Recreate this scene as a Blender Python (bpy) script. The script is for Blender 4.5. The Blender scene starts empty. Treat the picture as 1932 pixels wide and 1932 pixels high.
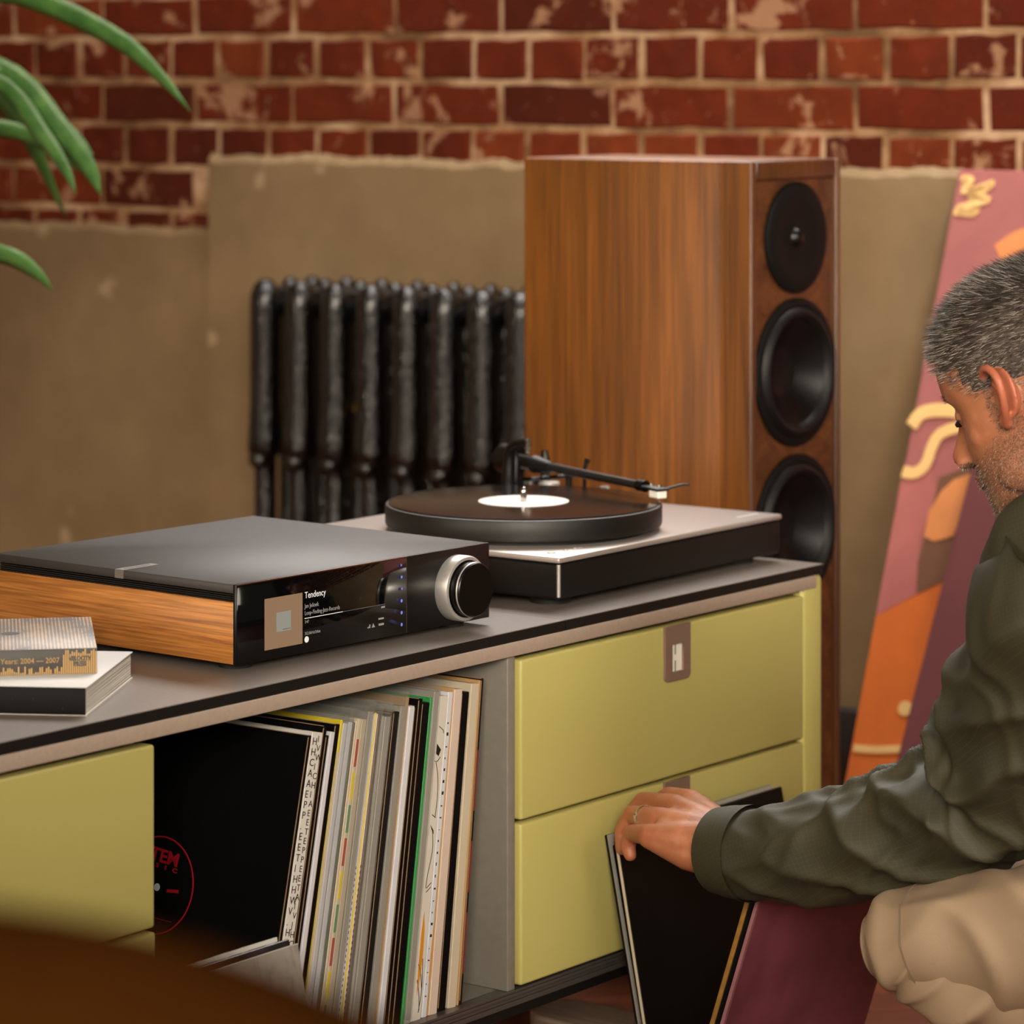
import bpy, bmesh, math, random
from mathutils import Vector, Matrix, noise
random.seed(7)
PI = math.pi
R = math.radians
sc = bpy.context.scene
col = sc.collection

# ------------------------------------------------------------------ camera
cam = bpy.data.cameras.new('camera')
cam.sensor_width = 36.0
cam.lens = 6420.0 / 1932.0 * 36.0
cam.shift_y = -(966.0 - 132.0) / 1932.0
cam.clip_start = 0.05
cam.dof.use_dof = True
cam.dof.focus_distance = 3.30
cam.dof.aperture_fstop = 6.4
camo = bpy.data.objects.new('camera', cam)
col.objects.link(camo)
camo.location = (0, 0, 1.105)
camo.rotation_euler = (R(90), 0, R(37.2))
sc.camera = camo

# ------------------------------------------------------------------ world, lights, exposure
w = bpy.data.worlds.new('world')
sc.world = w
w.use_nodes = True
w.node_tree.nodes['Background'].inputs[0].default_value = (1.0, 0.84, 0.66, 1)
w.node_tree.nodes['Background'].inputs[1].default_value = 0.095


def area(name, loc, target, sx, sy, power, color):
    l = bpy.data.lights.new(name, 'AREA')
    l.shape = 'RECTANGLE'
    l.size = sx
    l.size_y = sy
    l.energy = power
    l.color = color
    o = bpy.data.objects.new(name, l)
    col.objects.link(o)
    o.location = loc
    d = Vector(target) - Vector(loc)
    o.rotation_euler = d.to_track_quat('-Z', 'Y').to_euler()
    return o


# daylight through the high window in the back wall, above the radiator
area('window_daylight', (-2.85, 4.34, 2.38), (-2.75, 3.0, 0.9), 1.8, 1.1, 145, (1.0, 0.95, 0.90))
# added unseen fill lights behind the camera, at right and at left
k = area('fill_light_front', (1.2, -1.0, 2.1), (-2.0, 3.9, 0.75), 2.2, 1.4, 28, (1.0, 0.87, 0.70))
k.data.spread = R(40)
k = area('fill_light_right', (2.5, 1.9, 2.2), (-2.1, 3.3, 0.5), 1.6, 1.4, 14, (1.0, 0.90, 0.76))
k.data.spread = R(60)
area('fill_light_side', (-2.9, -1.9, 1.7), (-2.5, 3.2, 0.6), 1.8, 1.4, 90, (1.0, 0.85, 0.66))  # added fill for the faces turned to the camera, no window here
sc.view_settings.view_transform = 'Standard'
sc.view_settings.look = 'None'
sc.view_settings.gamma = 1.0
sc.view_settings.use_curve_mapping = False
sc.view_settings.exposure = -0.12
sc.cycles.use_denoising = True
sc.cycles.max_bounces = 8
sc.cycles.caustics_reflective = False
sc.cycles.caustics_refractive = False
sc.cycles.sample_clamp_indirect = 4.0


# ------------------------------------------------------------------ materials
def lin(c):
    if isinstance(c, str):
        c = tuple(int(c[i:i + 2], 16) / 255 for i in (0, 2, 4))
    return tuple(((x + .055) / 1.055) ** 2.4 if x > .04045 else x / 12.92 for x in c) + (1,)


class NT:
    """small helper to write node trees"""
    def __init__(self, name):
        self.m = bpy.data.materials.new(name)
        self.m.use_nodes = True
        self.t = self.m.node_tree
        self.b = self.t.nodes['Principled BSDF']
        self.out = self.t.nodes['Material Output']

    def n(self, typ, **kw):
        x = self.t.nodes.new(typ)
        for k, v in kw.items():
            if k.startswith('i_'):
                key = k[2:]
                key = int(key) if key.isdigit() else key.replace('_', ' ')
                x.inputs[key].default_value = v
            else:
                setattr(x, k, v)
        return x

    def l(self, a, b):
        self.t.links.new(a, b)

    def coords(self, kind='Object', scale=(1, 1, 1), loc=(0, 0, 0), rot=(0, 0, 0)):
        if kind == 'World':
            src = self.n('ShaderNodeNewGeometry').outputs['Position']
        else:
            src = self.n('ShaderNodeTexCoord').outputs[kind]
        mp = self.n('ShaderNodeMapping')
        mp.inputs['Scale'].default_value = scale
        mp.inputs['Location'].default_value = loc
        mp.inputs['Rotation'].default_value = rot
        self.l(src, mp.inputs['Vector'])
        return mp.outputs['Vector']

    def noise(self, vec, scale=5, detail=4, rough=.55, dist=0):
        x = self.n('ShaderNodeTexNoise')
        x.inputs['Scale'].default_value = scale
        x.inputs['Detail'].default_value = detail
        x.inputs['Roughness'].default_value = rough
        x.inputs['Distortion'].default_value = dist
        self.l(vec, x.inputs['Vector'])
        return x.outputs['Fac']

    def ramp(self, fac, stops, interp='LINEAR'):
        x = self.n('ShaderNodeValToRGB')
        x.color_ramp.interpolation = interp
        e = x.color_ramp.elements
        while len(e) < len(stops):
            e.new(.5)
        for el, (p, c) in zip(e, stops):
            el.position = p
            el.color = c if not isinstance(c, str) else lin(c)
        self.l(fac, x.inputs['Fac'])
        return x.outputs['Color']

    def mix(self, fac, a, b, mode='MIX'):
        x = self.n('ShaderNodeMix', data_type='RGBA', blend_type=mode)
        for sock, v in ((x.inputs[0], fac), (x.inputs[6], a), (x.inputs[7], b)):
            if hasattr(v, 'is_linked') or hasattr(v, 'links'):
                self.l(v, sock)
            else:
                sock.default_value = lin(v) if isinstance(v, str) else v
        return x.outputs[2]

    def bump(self, height, strength=.3, dist=.01):
        x = self.n('ShaderNodeBump')
        x.inputs['Strength'].default_value = strength
        x.inputs['Distance'].default_value = dist
        self.l(height, x.inputs['Height'])
        self.l(x.outputs['Normal'], self.b.inputs['Normal'])

    def set(self, **kw):
        for k, v in kw.items():
            s = self.b.inputs[k.replace('_', ' ')]
            if hasattr(v, 'links'):
                self.l(v, s)
            else:
                s.default_value = lin(v) if isinstance(v, str) else v
        return self.m


def plain(name, c, rough=.5, metal=0.0, spec=.5, coat=0.0, vary=0.0, vscale=40, bump=0.0):
    t = NT(name)
    t.set(Roughness=rough, Metallic=metal, Specular_IOR_Level=spec, Coat_Weight=coat)
    v = t.coords('Object')
    nz = t.noise(v, vscale, 3)
    base = lin(c)
    lo = tuple(x * (1 - vary) for x in base[:3]) + (1,)
    hi = tuple(min(1, x * (1 + vary)) for x in base[:3]) + (1,)
    t.set(Base_Color=t.ramp(nz, [(.3, lo), (.7, hi)]))
    if bump:
        t.bump(nz, bump, .002)
    return t.m


M = {}


def brick_mat():
    t = NT('red_brick')
    oi = t.n('ShaderNodeObjectInfo')
    v = t.coords('World')
    base = t.ramp(oi.outputs['Random'], [(0, '4a1a0a'), (.35, '5d200c'), (.7, '692810'), (1, '743316')])
    n1 = t.noise(v, 22, 5, .6)
    c = t.mix(t.ramp(n1, [(.35, (0, 0, 0, 1)), (.75, (.45, .45, .45, 1))]), base, '2e120c')
    n2 = t.noise(v, 13, 5, .62, .4)
    spl = t.ramp(n2, [(.585, (0, 0, 0, 1)), (.64, (.85, .85, .85, 1))])
    n3 = t.noise(v, 60, 3)
    spl2 = t.ramp(n3, [(.66, (0, 0, 0, 1)), (.72, (.5, .5, .5, 1))])
    c = t.mix(spl, c, 'a0785c')
    c = t.mix(spl2, c, '9a6a50')
    t.set(Base_Color=c, Roughness=.85, Specular_IOR_Level=.15)
    t.bump(n1, .5, .004)
    return t.m


def mortar_mat():
    t = NT('lime_mortar')
    v = t.coords('World')
    n1 = t.noise(v, 7, 5, .6)
    n2 = t.noise(v, 40, 4)
    c = t.ramp(n1, [(.36, '6b4c30'), (.48, 'a07a56'), (.60, 'cbaa8a')])
    c = t.mix(t.ramp(n2, [(.4, (0, 0, 0, 1)), (.8, (.4, .4, .4, 1))]), c, '7d5a3c')
    t.set(Base_Color=c, Roughness=.9)
    t.bump(n2, .6, .004)
    return t.m


def plaster_mat():
    t = NT('bare_plaster')
    v = t.coords('World')
    n1 = t.noise(v, 2.2, 5, .55)
    n2 = t.noise(v, 14, 5, .6)
    n3 = t.noise(v, 9, 2, .4)
    c = t.ramp(n1, [(.3, '7a6244'), (.5, '8a7252'), (.72, '988263')])
    c = t.mix(t.ramp(n2, [(.35, (0, 0, 0, 1)), (.75, (.35, .35, .35, 1))]), c, '6f5a3f')
    c = t.mix(t.ramp(n3, [(.69, (0, 0, 0, 1)), (.73, (.55, .55, .55, 1))]), c, 'c0a888')
    t.set(Base_Color=c, Roughness=.85)
    t.bump(n2, .25, .004)
    return t.m


def wood_mat(name, stops, along='z', scale=1.0, rough=.4, bump=.06, coat=.0, kind='Object', fine=1.0):
    """grain runs along the given local axis"""
    t = NT(name)
    f = {'x': (.6, 9, 9), 'y': (9, .6, 9), 'z': (9, 9, .6)}[along]
    v = t.coords(kind, tuple(a * scale for a in f))
    n1 = t.noise(v, 3.2, 6, .62, .6)
    g = {'x': (2.5, 130, 130), 'y': (130, 2.5, 130), 'z': (130, 130, 2.5)}[along]
    v2 = t.coords(kind, tuple(a * scale * fine for a in g))
    n2 = t.noise(v2, 1.6, 3, .6)
    c = t.ramp(n1, stops)
    dark = t.ramp(n2, [(.42, (.34, .34, .34, 1)), (.58, (1, 1, 1, 1))])
    c = t.mix(.55, c, dark, 'MULTIPLY')
    t.set(Base_Color=c, Roughness=rough, Coat_Weight=coat, Coat_Roughness=.25)
    t.bump(n2, bump, .001)
    return t.m


def fabric_mat(name, c, c2, rough=.8, grid=False, scale=700, bump=.15, sheen=.2):
    t = NT(name)
    v = t.coords('Object')
    n1 = t.noise(v, 6, 4)
    cc = t.ramp(n1, [(.3, c2), (.7, c)])
    if grid:
        sep = t.n('ShaderNodeSeparateXYZ')
        v2 = t.coords('Object', (230, 230, 230), rot=(.5, .35, .6))
        t.l(v2, sep.inputs[0])
        fs = []
        for k in (0, 2):
            fr = t.n('ShaderNodeMath', operation='FRACT')
            t.l(sep.outputs[k], fr.inputs[0])
            lt = t.n('ShaderNodeMath', operation='LESS_THAN')
            lt.inputs[1].default_value = .10
            t.l(fr.outputs[0], lt.inputs[0])
            fs.append(lt.outputs[0])
        mx = t.n('ShaderNodeMath', operation='MAXIMUM')
        t.l(fs[0], mx.inputs[0])
        t.l(fs[1], mx.inputs[1])
        mm = t.n('ShaderNodeMath', operation='MULTIPLY')
        mm.inputs[1].default_value = .03
        t.l(mx.outputs[0], mm.inputs[0])
        cc = t.mix(mm.outputs[0], cc, 'a89c7c')
    n2 = t.noise(v, scale, 2)
    t.set(Base_Color=cc, Roughness=rough, Sheen_Weight=sheen)
    t.bump(n2, bump, .0008)
    return t.m


M['brick'] = brick_mat()
M['mortar'] = mortar_mat()
M['plaster'] = plaster_mat()
WAL = [(.25, '56300e'), (.42, '6e4012'), (.58, '804b16'), (.78, '92581e')]
M['walnut'] = wood_mat('walnut_veneer', WAL, 'z', 1.0, .48, .04, .0)
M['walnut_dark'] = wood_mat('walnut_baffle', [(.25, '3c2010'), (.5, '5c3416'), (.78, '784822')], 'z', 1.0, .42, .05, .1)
M['walnut_amp'] = wood_mat('walnut_amplifier_cheek', [(.25, '7a4a20'), (.42, 'a8692e'), (.58, 'c07e3c'), (.78, 'd09250')], 'y', 2.0, .5, .08, 0, fine=1.0)
M['parquet'] = wood_mat('parquet_oak', [(.25, '4c2110'), (.5, '6e3417'), (.78, '8a4622')], 'x', .8, .42, .08, .1)
M['skirting'] = plain('dark_skirting', '1c1113', .5, vary=.2)
M['white_wall'] = plain('painted_wall', '9a8468', .9, vary=.08, vscale=4)
M['ceiling'] = plain('ceiling_paint', 'a89a86', .9, vary=.04, vscale=4)
M['black_edge'] = plain('black_edge', '080607', .5, vary=.15)
M['laminate'] = plain('grey_laminate', '786f68', .40, vary=.07, vscale=220, bump=.03)
M['rail'] = plain('taupe_rail', 'a49284', .5, vary=.05, vscale=200)
M['alu'] = plain('ribbed_aluminium', '77706c', .34, .75, vary=.06)
M['green'] = plain('olive_lacquer', 'b3ab66', .33, vary=.02, vscale=6, spec=.5)
M['grey_panel'] = plain('grey_cabinet_panel', '757067', .55, vary=.06, vscale=90)
M['dark_panel'] = plain('dark_cabinet_panel', '2a2826', .6, vary=.1)
M['handle'] = plain('taupe_handle', '7e6659', .45, .1, vary=.04)
M['white_card'] = plain('white_card', 'e4e0d6', .7, vary=.02)
M['card_line'] = plain('card_line', '6a7d74', .7)
M['amp_top'] = plain('dark_grey_anodised', '3c3836', .58, .25, vary=.05, vscale=400, bump=.02)
M['amp_edge'] = plain('anodised_edge', '2c2a29', .4, .5, vary=.06)
M['amp_black'] = plain('black_satin_metal', '0c0a0a', .38, .2, vary=.1)
M['gloss_black'] = plain('gloss_black_glass', '050506', .06, vary=.05)
M['seam'] = plain('chamfer_metal', '8a8580', .3, .9)
M['copper_edge'] = plain('chamfer_copper', '6a3a20', .35, .6)
M['alu_bright'] = plain('brushed_aluminium', 'cfccc9', .38, .7, vary=.05, vscale=300)
M['knob_dark'] = plain('black_knob', '0d0b0b', .33, .45)
M['chrome'] = plain('chrome', 'd8d6d2', .12, 1.0)
M['tag'] = plain('silver_tag', '8c857f', .4, .6)
M['tt_top'] = plain('silver_plinth_top', 'bcb3ae', .36, .55, vary=.03, vscale=300)
M['tt_side'] = plain('black_plinth', '0a0808', .5, .1, vary=.15)
M['platter'] = plain('black_platter', '131211', .5, .0, vary=.05)
M['paper_white'] = plain('white_label_paper', 'efece6', .7, vary=.01)
M['brass'] = plain('brass', '96702c', .35, .9)
M['rubber'] = plain('black_rubber', '0b0a0a', .7, vary=.1)


def emis(name, c, s):
    t = NT(name)
    t.set(Base_Color=c, Emission_Color=c, Emission_Strength=s, Roughness=.3)
    return t.m


M['scr_white'] = emis('screen_white', 'd8d8d8', .35)
M['scr_grey'] = emis('screen_grey', '8c8c8c', .18)
M['scr_blue'] = emis('screen_blue', '6a78d8', .4)
M['scr_tan'] = emis('screen_tan', '8a735f', .12)
M['scr_pale'] = emis('screen_pale_blue', '8b9090', .12)


def vinyl_mat():
    t = NT('black_vinyl')
    v = t.coords('Object')
    ln = t.n('ShaderNodeVectorMath', operation='LENGTH')
    t.l(v, ln.inputs[0])
    mul = t.n('ShaderNodeMath', operation='MULTIPLY')
    mul.inputs[1].default_value = 5200
    t.l(ln.outputs['Value'], mul.inputs[0])
    sn = t.n('ShaderNodeMath', operation='SINE')
    t.l(mul.outputs[0], sn.inputs[0])
    t.set(Base_Color='0a0808', Roughness=.17, Anisotropic=.0, Specular_IOR_Level=.6)
    t.bump(sn.outputs[0], .035, .0006)
    return t.m


M['vinyl'] = vinyl_mat()


def iron_mat():
    t = NT('black_enamelled_iron')
    v = t.coords('World')
    n1 = t.noise(v, 95, 3, .6, 1.6)
    t.set(Base_Color='050405', Roughness=.20, Specular_IOR_Level=.6, Coat_Weight=.5, Coat_Roughness=.06)
    t.bump(n1, .38, .010)
    return t.m


M['iron_cast'] = iron_mat()
M['iron'] = plain('black_iron_paint', '0b090a', .33, vary=.1, vscale=30, bump=.15)


# ------------------------------------------------------------------ mesh helpers
def mesh_obj(name, bm, m, parent=None, smooth=False, loc=None, rot=None):
    me = bpy.data.meshes.new(name)
    bm.normal_update()
    bm.to_mesh(me)
    bm.free()
    return link(name, me, m, parent, smooth, loc, rot)


def link(name, me, m, parent=None, smooth=False, loc=None, rot=None):
    o = bpy.data.objects.new(name, me)
    col.objects.link(o)
    ms = m if isinstance(m, (list, tuple)) else [m]
    if not me.materials:
        for k in ms:
            me.materials.append(k)
    if smooth:
        for p in me.polygons:
            p.use_smooth = True
    if parent:
        o.parent = parent
    if loc:
        o.location = loc
    if rot:
        o.rotation_euler = rot
    return o


def sharp(o, ang=35):
    me = o.data
    for p in me.polygons:
        p.use_smooth = True
    try:
        me.set_sharp_from_angle(angle=R(ang))
    except Exception:
        pass
    return o


def add_box(bm, x0, x1, y0, y1, z0, z1, bev=0.0, seg=2):
    r = bmesh.ops.create_cube(bm, size=1.0, matrix=Matrix.Translation(((x0 + x1) / 2, (y0 + y1) / 2, (z0 + z1) / 2)) @ Matrix.Diagonal((abs(x1 - x0), abs(y1 - y0), abs(z1 - z0), 1)))
    if bev:
        es = set()
        for v in r['verts']:
            es.update(v.link_edges)
        bmesh.ops.bevel(bm, geom=list(es), offset=bev, segments=seg, profile=.5, affect='EDGES')


def box(name, x0, x1, y0, y1, z0, z1, m, parent=None, bev=0.0, seg=2):
    bm = bmesh.new()
    add_box(bm, x0, x1, y0, y1, z0, z1, bev, seg)
    o = mesh_obj(name, bm, m, parent)
    if bev:
        sharp(o, 50)
    return o


def add_cyl(bm, p0, p1, r0, r1=None, seg=24, caps=True):
    r1 = r0 if r1 is None else r1
    p0, p1 = Vector(p0), Vector(p1)
    d = p1 - p0
    mt = Matrix.Translation((p0 + p1) / 2) @ d.to_track_quat('Z', 'Y').to_matrix().to_4x4()
    bmesh.ops.create_cone(bm, cap_ends=caps, segments=seg, radius1=r0, radius2=r1, depth=d.length, matrix=mt)


def cyl(name, p0, p1, r0, m, parent=None, r1=None, seg=24):
    bm = bmesh.new()
    add_cyl(bm, p0, p1, r0, r1, seg)
    o = mesh_obj(name, bm, m, parent)
    return sharp(o, 40)


def add_lathe(bm, prof, seg=48, mat=Matrix()):
    """prof: list of (radius, height), axis Z"""
    rings = []
    for r, h in prof:
        if r < 1e-6:
            rings.append([bm.verts.new(mat @ Vector((0, 0, h)))])
        else:
            rings.append([bm.verts.new(mat @ Vector((r * math.cos(2 * PI * i / seg), r * math.sin(2 * PI * i / seg), h))) for i in range(seg)])
    for a, b in zip(rings, rings[1:]):
        for i in range(seg):
            j = (i + 1) % seg
            if len(a) == 1 and len(b) > 1:
                bm.faces.new((a[0], b[j], b[i]))
            elif len(b) == 1 and len(a) > 1:
                bm.faces.new((a[i], a[j], b[0]))
            elif len(a) > 1:
                bm.faces.new((a[i], a[j], b[j], b[i]))
    bmesh.ops.recalc_face_normals(bm, faces=bm.faces[:])


def lathe(name, prof, m, parent=None, seg=48, mat=Matrix(), ang=30):
    bm = bmesh.new()
    add_lathe(bm, prof, seg, mat)
    o = mesh_obj(name, bm, m, parent)
    return sharp(o, ang)


def add_tube(bm, pts, radii, seg=10, caps=True, flat=1.0):
    pts = [Vector(p) for p in pts]
    if not isinstance(radii, (list, tuple)):
        radii = [radii] * len(pts)
    up = Vector((0, 0, 1))
    rings = []
    prev = None
    for i, p in enumerate(pts):
        t = (pts[min(i + 1, len(pts) - 1)] - pts[max(i - 1, 0)]).normalized()
        if prev is None:
            n = up.cross(t)
            if n.length < 1e-4:
                n = Vector((1, 0, 0))
            n.normalize()
        else:
            n = prev - t * prev.dot(t)
            n.normalize()
        prev = n
        b = t.cross(n)
        rings.append([bm.verts.new(p + (n * math.cos(2 * PI * k / seg) + b * math.sin(2 * PI * k / seg) * flat) * radii[i]) for k in range(seg)])
    for a, c in zip(rings, rings[1:]):
        for k in range(seg):
            bm.faces.new((a[k], a[(k + 1) % seg], c[(k + 1) % seg], c[k]))
    if caps:
        bm.faces.new(rings[0][::-1])
        bm.faces.new(rings[-1])


def tube(name, pts, radii, m, parent=None, seg=10):
    bm = bmesh.new()
    add_tube(bm, pts, radii, seg)
    bmesh.ops.recalc_face_normals(bm, faces=bm.faces[:])
    return sharp(mesh_obj(name, bm, m, parent), 50)


def spline(pts, n):
    """Catmull-Rom through pts"""
    P = [Vector(p) for p in pts]
    P = [P[0] * 2 - P[1]] + P + [P[-1] * 2 - P[-2]]
    out = []
    m = len(P) - 3
    for i in range(n):
        u = i / (n - 1) * m
        k = min(int(u), m - 1)
        t = u - k
        a, b, c, d = P[k:k + 4]
        out.append(.5 * ((2 * b) + (c - a) * t + (2 * a - 5 * b + 4 * c - d) * t * t + (3 * b - a - 3 * c + d) * t ** 3))
    return out


def poly_prism(name, pts, depth, m, parent=None, plane='xz', off=0.0, bev=0):
    """flat outline (list of 2D points) extruded; plane xz: front faces -y at y=off"""
    bm = bmesh.new()
    vs = []
    for a, b in pts:
        vs.append(bm.verts.new((a, off, b) if plane == 'xz' else ((a, b, off) if plane == 'xy' else (off, a, b))))
    f = bm.faces.new(vs)
    ex = bmesh.ops.extrude_face_region(bm, geom=[f])
    d = {'xz': (0, depth, 0), 'xy': (0, 0, depth), 'yz': (depth, 0, 0)}[plane]
    bmesh.ops.translate(bm, verts=[v for v in ex['geom'] if isinstance(v, bmesh.types.BMVert)], vec=d)
    bmesh.ops.recalc_face_normals(bm, faces=bm.faces[:])
    return mesh_obj(name, bm, m, parent)


def text(name, body, size, m, parent, loc, rot=(PI / 2, 0, 0), align='LEFT', extrude=.00008, sx=1.0, bold=0.0, spacing=1.0):
    cu = bpy.data.curves.new(name, 'FONT')
    cu.body = body
    cu.size = size
    cu.align_x = align
    cu.extrude = extrude
    cu.offset = bold
    cu.space_character = spacing
    cu.resolution_u = 3
    t = bpy.data.objects.new(name, cu)
    col.objects.link(t)
    dg = bpy.context.evaluated_depsgraph_get()
    me = bpy.data.meshes.new_from_object(t.evaluated_get(dg))
    bpy.data.objects.remove(t)
    o = link(name, me, m, parent, False, loc, rot)
    o.scale = (sx, 1, 1)
    return o


def thing(name, label, cat, loc=(0, 0, 0), rotz=0, group=None):
    o = bpy.data.objects.new(name, None)
    o.empty_display_size = .05
    col.objects.link(o)
    o.location = loc
    o.rotation_euler = (0, 0, rotz)
    return tag(o, label, cat, group)


def tag(o, label, cat, group=None):
    o['label'] = label
    o['category'] = cat
    if group:
        o['group'] = group
    return o


def struct(o):
    o['kind'] = 'structure'
    return o


# ================================================================== the room
W = 4.357          # face of the back wall
XL, XR = -5.4, 2.9
fl = struct(box('floor', XL, XR, -1.2, W + .02, -.12, -.004, M['parquet']))
ceil = struct(box('ceiling', XL, XR, .6, W + .1, 3.1, 3.2, M['ceiling']))
WX0, WX1, WZ0, WZ1 = -3.78, -1.92, 1.832, 2.955       # window opening in the back wall
bm = bmesh.new()
for x0, x1, z0, z1 in ((XL, WX0, -.004, 3.1), (WX1, XR, -.004, 3.1), (WX0, WX1, -.004, WZ0), (WX0, WX1, WZ1, 3.1)):
    add_box(bm, x0, x1, W, W + .12, z0, z1)
bw = struct(mesh_obj('wall_back', bm, M['mortar']))
struct(box('wall_left', XL - .15, XL, -1.2, W + .12, -.004, 3.1, M['white_wall']))
win = bpy.data.objects.new('window_1', None)
col.objects.link(win)
win['kind'] = 'structure'
fm = plain('window_frame_paint', 'c8bfb0', .5)
for x0, x1, z0, z1 in ((WX0, WX0 + .06, WZ0, WZ1), (WX1 - .06, WX1, WZ0, WZ1), (WX0, WX1, WZ0, WZ0 + .06), (WX0, WX1, WZ1 - .06, WZ1), (-2.88, -2.82, WZ0 + .06, WZ1 - .06)):
    box('window_frame', x0, x1, W + .05, W + .10, z0, z1, fm, win)
gl = NT('window_glass')
gl.set(Transmission_Weight=1.0, Roughness=.0, IOR=1.01)
for x0, x1 in ((WX0 + .06, -2.88), (-2.82, WX1 - .06)):
    box('pane', x0, x1, W + .07, W + .076, WZ0 + .06, WZ1 - .06, gl.m, win)

# ---- bricks, English bond: courses of stretchers and headers, each brick proud of the mortar
CH = .0747
Z0 = 1.0855


def brick_mesh(L, seed):
    rnd = random.Random(seed)
    bm = bmesh.new()
    h = CH - .0115
    add_box(bm, -L / 2, L / 2, 0, .02, -h / 2, h / 2)
    bmesh.ops.subdivide_edges(bm, edges=[e for e in bm.edges if abs(e.verts[0].co.x - e.verts[1].co.x) > .01], cuts=2)
    for v in bm.verts:
        v.co.x += rnd.uniform(-.0022, .0022)
        v.co.z += rnd.uniform(-.0024, .0024)
        if v.co.y < .01:
            v.co.y += rnd.uniform(-.0012, .0018)
    es = [e for e in bm.edges if e.verts[0].co.y < .01 and e.verts[1].co.y < .01 and len(e.link_faces) == 2 and any(f.normal.y > -.5 for f in e.link_faces)]
    bm.normal_update()
    es = [e for e in bm.edges if all(v.co.y < .01 for v in e.verts) and any(abs(f.normal.y) < .5 for f in e.link_faces)]
    bmesh.ops.bevel(bm, geom=es, offset=.003, segments=1, affect='EDGES')
    me = bpy.data.meshes.new('brick')
    bm.to_mesh(me)
    bm.free()
    me.materials.append(M['brick'])
    for p in me.polygons:
        p.use_smooth = False
    return me


ST = [brick_mesh(.2215 - .0115, i) for i in range(5)]
HD = [brick_mesh(.1108 - .0115, 20 + i) for i in range(5)]
PX = -3.941       # edge of the raised plaster panel
rb = random.Random(3)
upper = bmesh.new()
for row in range(-4, 26):
    zc = Z0 + CH * (row + .5)
    head = row % 2 == 0
    pitch = .1108 if head else .2215
    x0 = -3.163 if head else -3.106
    n0 = math.floor((XL - x0) / pitch)
    n1 = math.ceil((XR - x0) / pitch)
    for n in range(n0, n1):
        xc = x0 + pitch * (n + .5)
        if xc - pitch / 2 < XL:
            continue
        if row <= -3 and xc > PX - .02:
            continue
        if WX0 - .05 < xc < WX1 + .05 and WZ0 < zc < WZ1:
            continue
        me = rb.choice(HD if head else ST)
        dx, dy, dz = rb.uniform(-.0015, .0015), rb.uniform(-.0015, .0015), rb.uniform(-.0015, .0015)
        loc = (xc + dx, W - .006 + dy, zc + dz)
        if row <= 2 and -4.85 < xc < -1.75:
            o = bpy.data.objects.new('brick', me)
            col.objects.link(o)
            o.parent = bw
            o.location = loc
        else:
            upper.from_mesh(me)
            upper.verts.ensure_lookup_table()
            nv = len(me.vertices)
            bmesh.ops.translate(upper, verts=upper.verts[-nv:], vec=loc)
o = mesh_obj('brickwork', upper, M['brick'], bw)
o['kind'] = 'stuff'


# ---- bare plaster panels with crumbled top edges, part of the back wall
def plaster(name, xa, xb, ztop, th, amp, seed):
    bm = bmesh.new()
    n = int((xb - xa) / .012)
    f, t, bk = [], [], []
    for i in range(n + 1):
        x = xa + (xb - xa) * i / n
        zz = ztop + amp * (noise.noise(Vector((x * 16, seed, 0))) + .6 * noise.noise(Vector((x * 55, seed, 2))))
        th2 = th + .004 * noise.noise(Vector((x * 30, seed, 5)))
        f.append(bm.verts.new((x, W - th, -.002)))
        t.append((bm.verts.new((x, W - th, zz - .012)), bm.verts.new((x, W - th2 * .62, zz)), bm.verts.new((x, W + .01, zz + .002))))
    for i in range(n):
        bm.faces.new((f[i], f[i + 1], t[i + 1][0], t[i][0]))
        bm.faces.new((t[i][0], t[i + 1][0], t[i + 1][1], t[i][1]))
        bm.faces.new((t[i][1], t[i + 1][1], t[i + 1][2], t[i][2]))
    for i in (0, n):
        b = bm.verts.new((xa if i == 0 else xb, W + .01, -.002))
        bm.faces.new((f[i], t[i][0], t[i][1], t[i][2], b))
    bmesh.ops.recalc_face_normals(bm, faces=bm.faces[:])
    return mesh_obj(name, bm, M['plaster'], bw)


plaster('plaster', XL, PX - .001, .832, .016, .007, 1.3)
plaster('plaster', PX, XR, .960, .026, .007, 7.7)
struct(box('baseboard_back', XL, XR, W - .046, W - .024, 0, .158, M['skirting'], None, .004))

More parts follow.
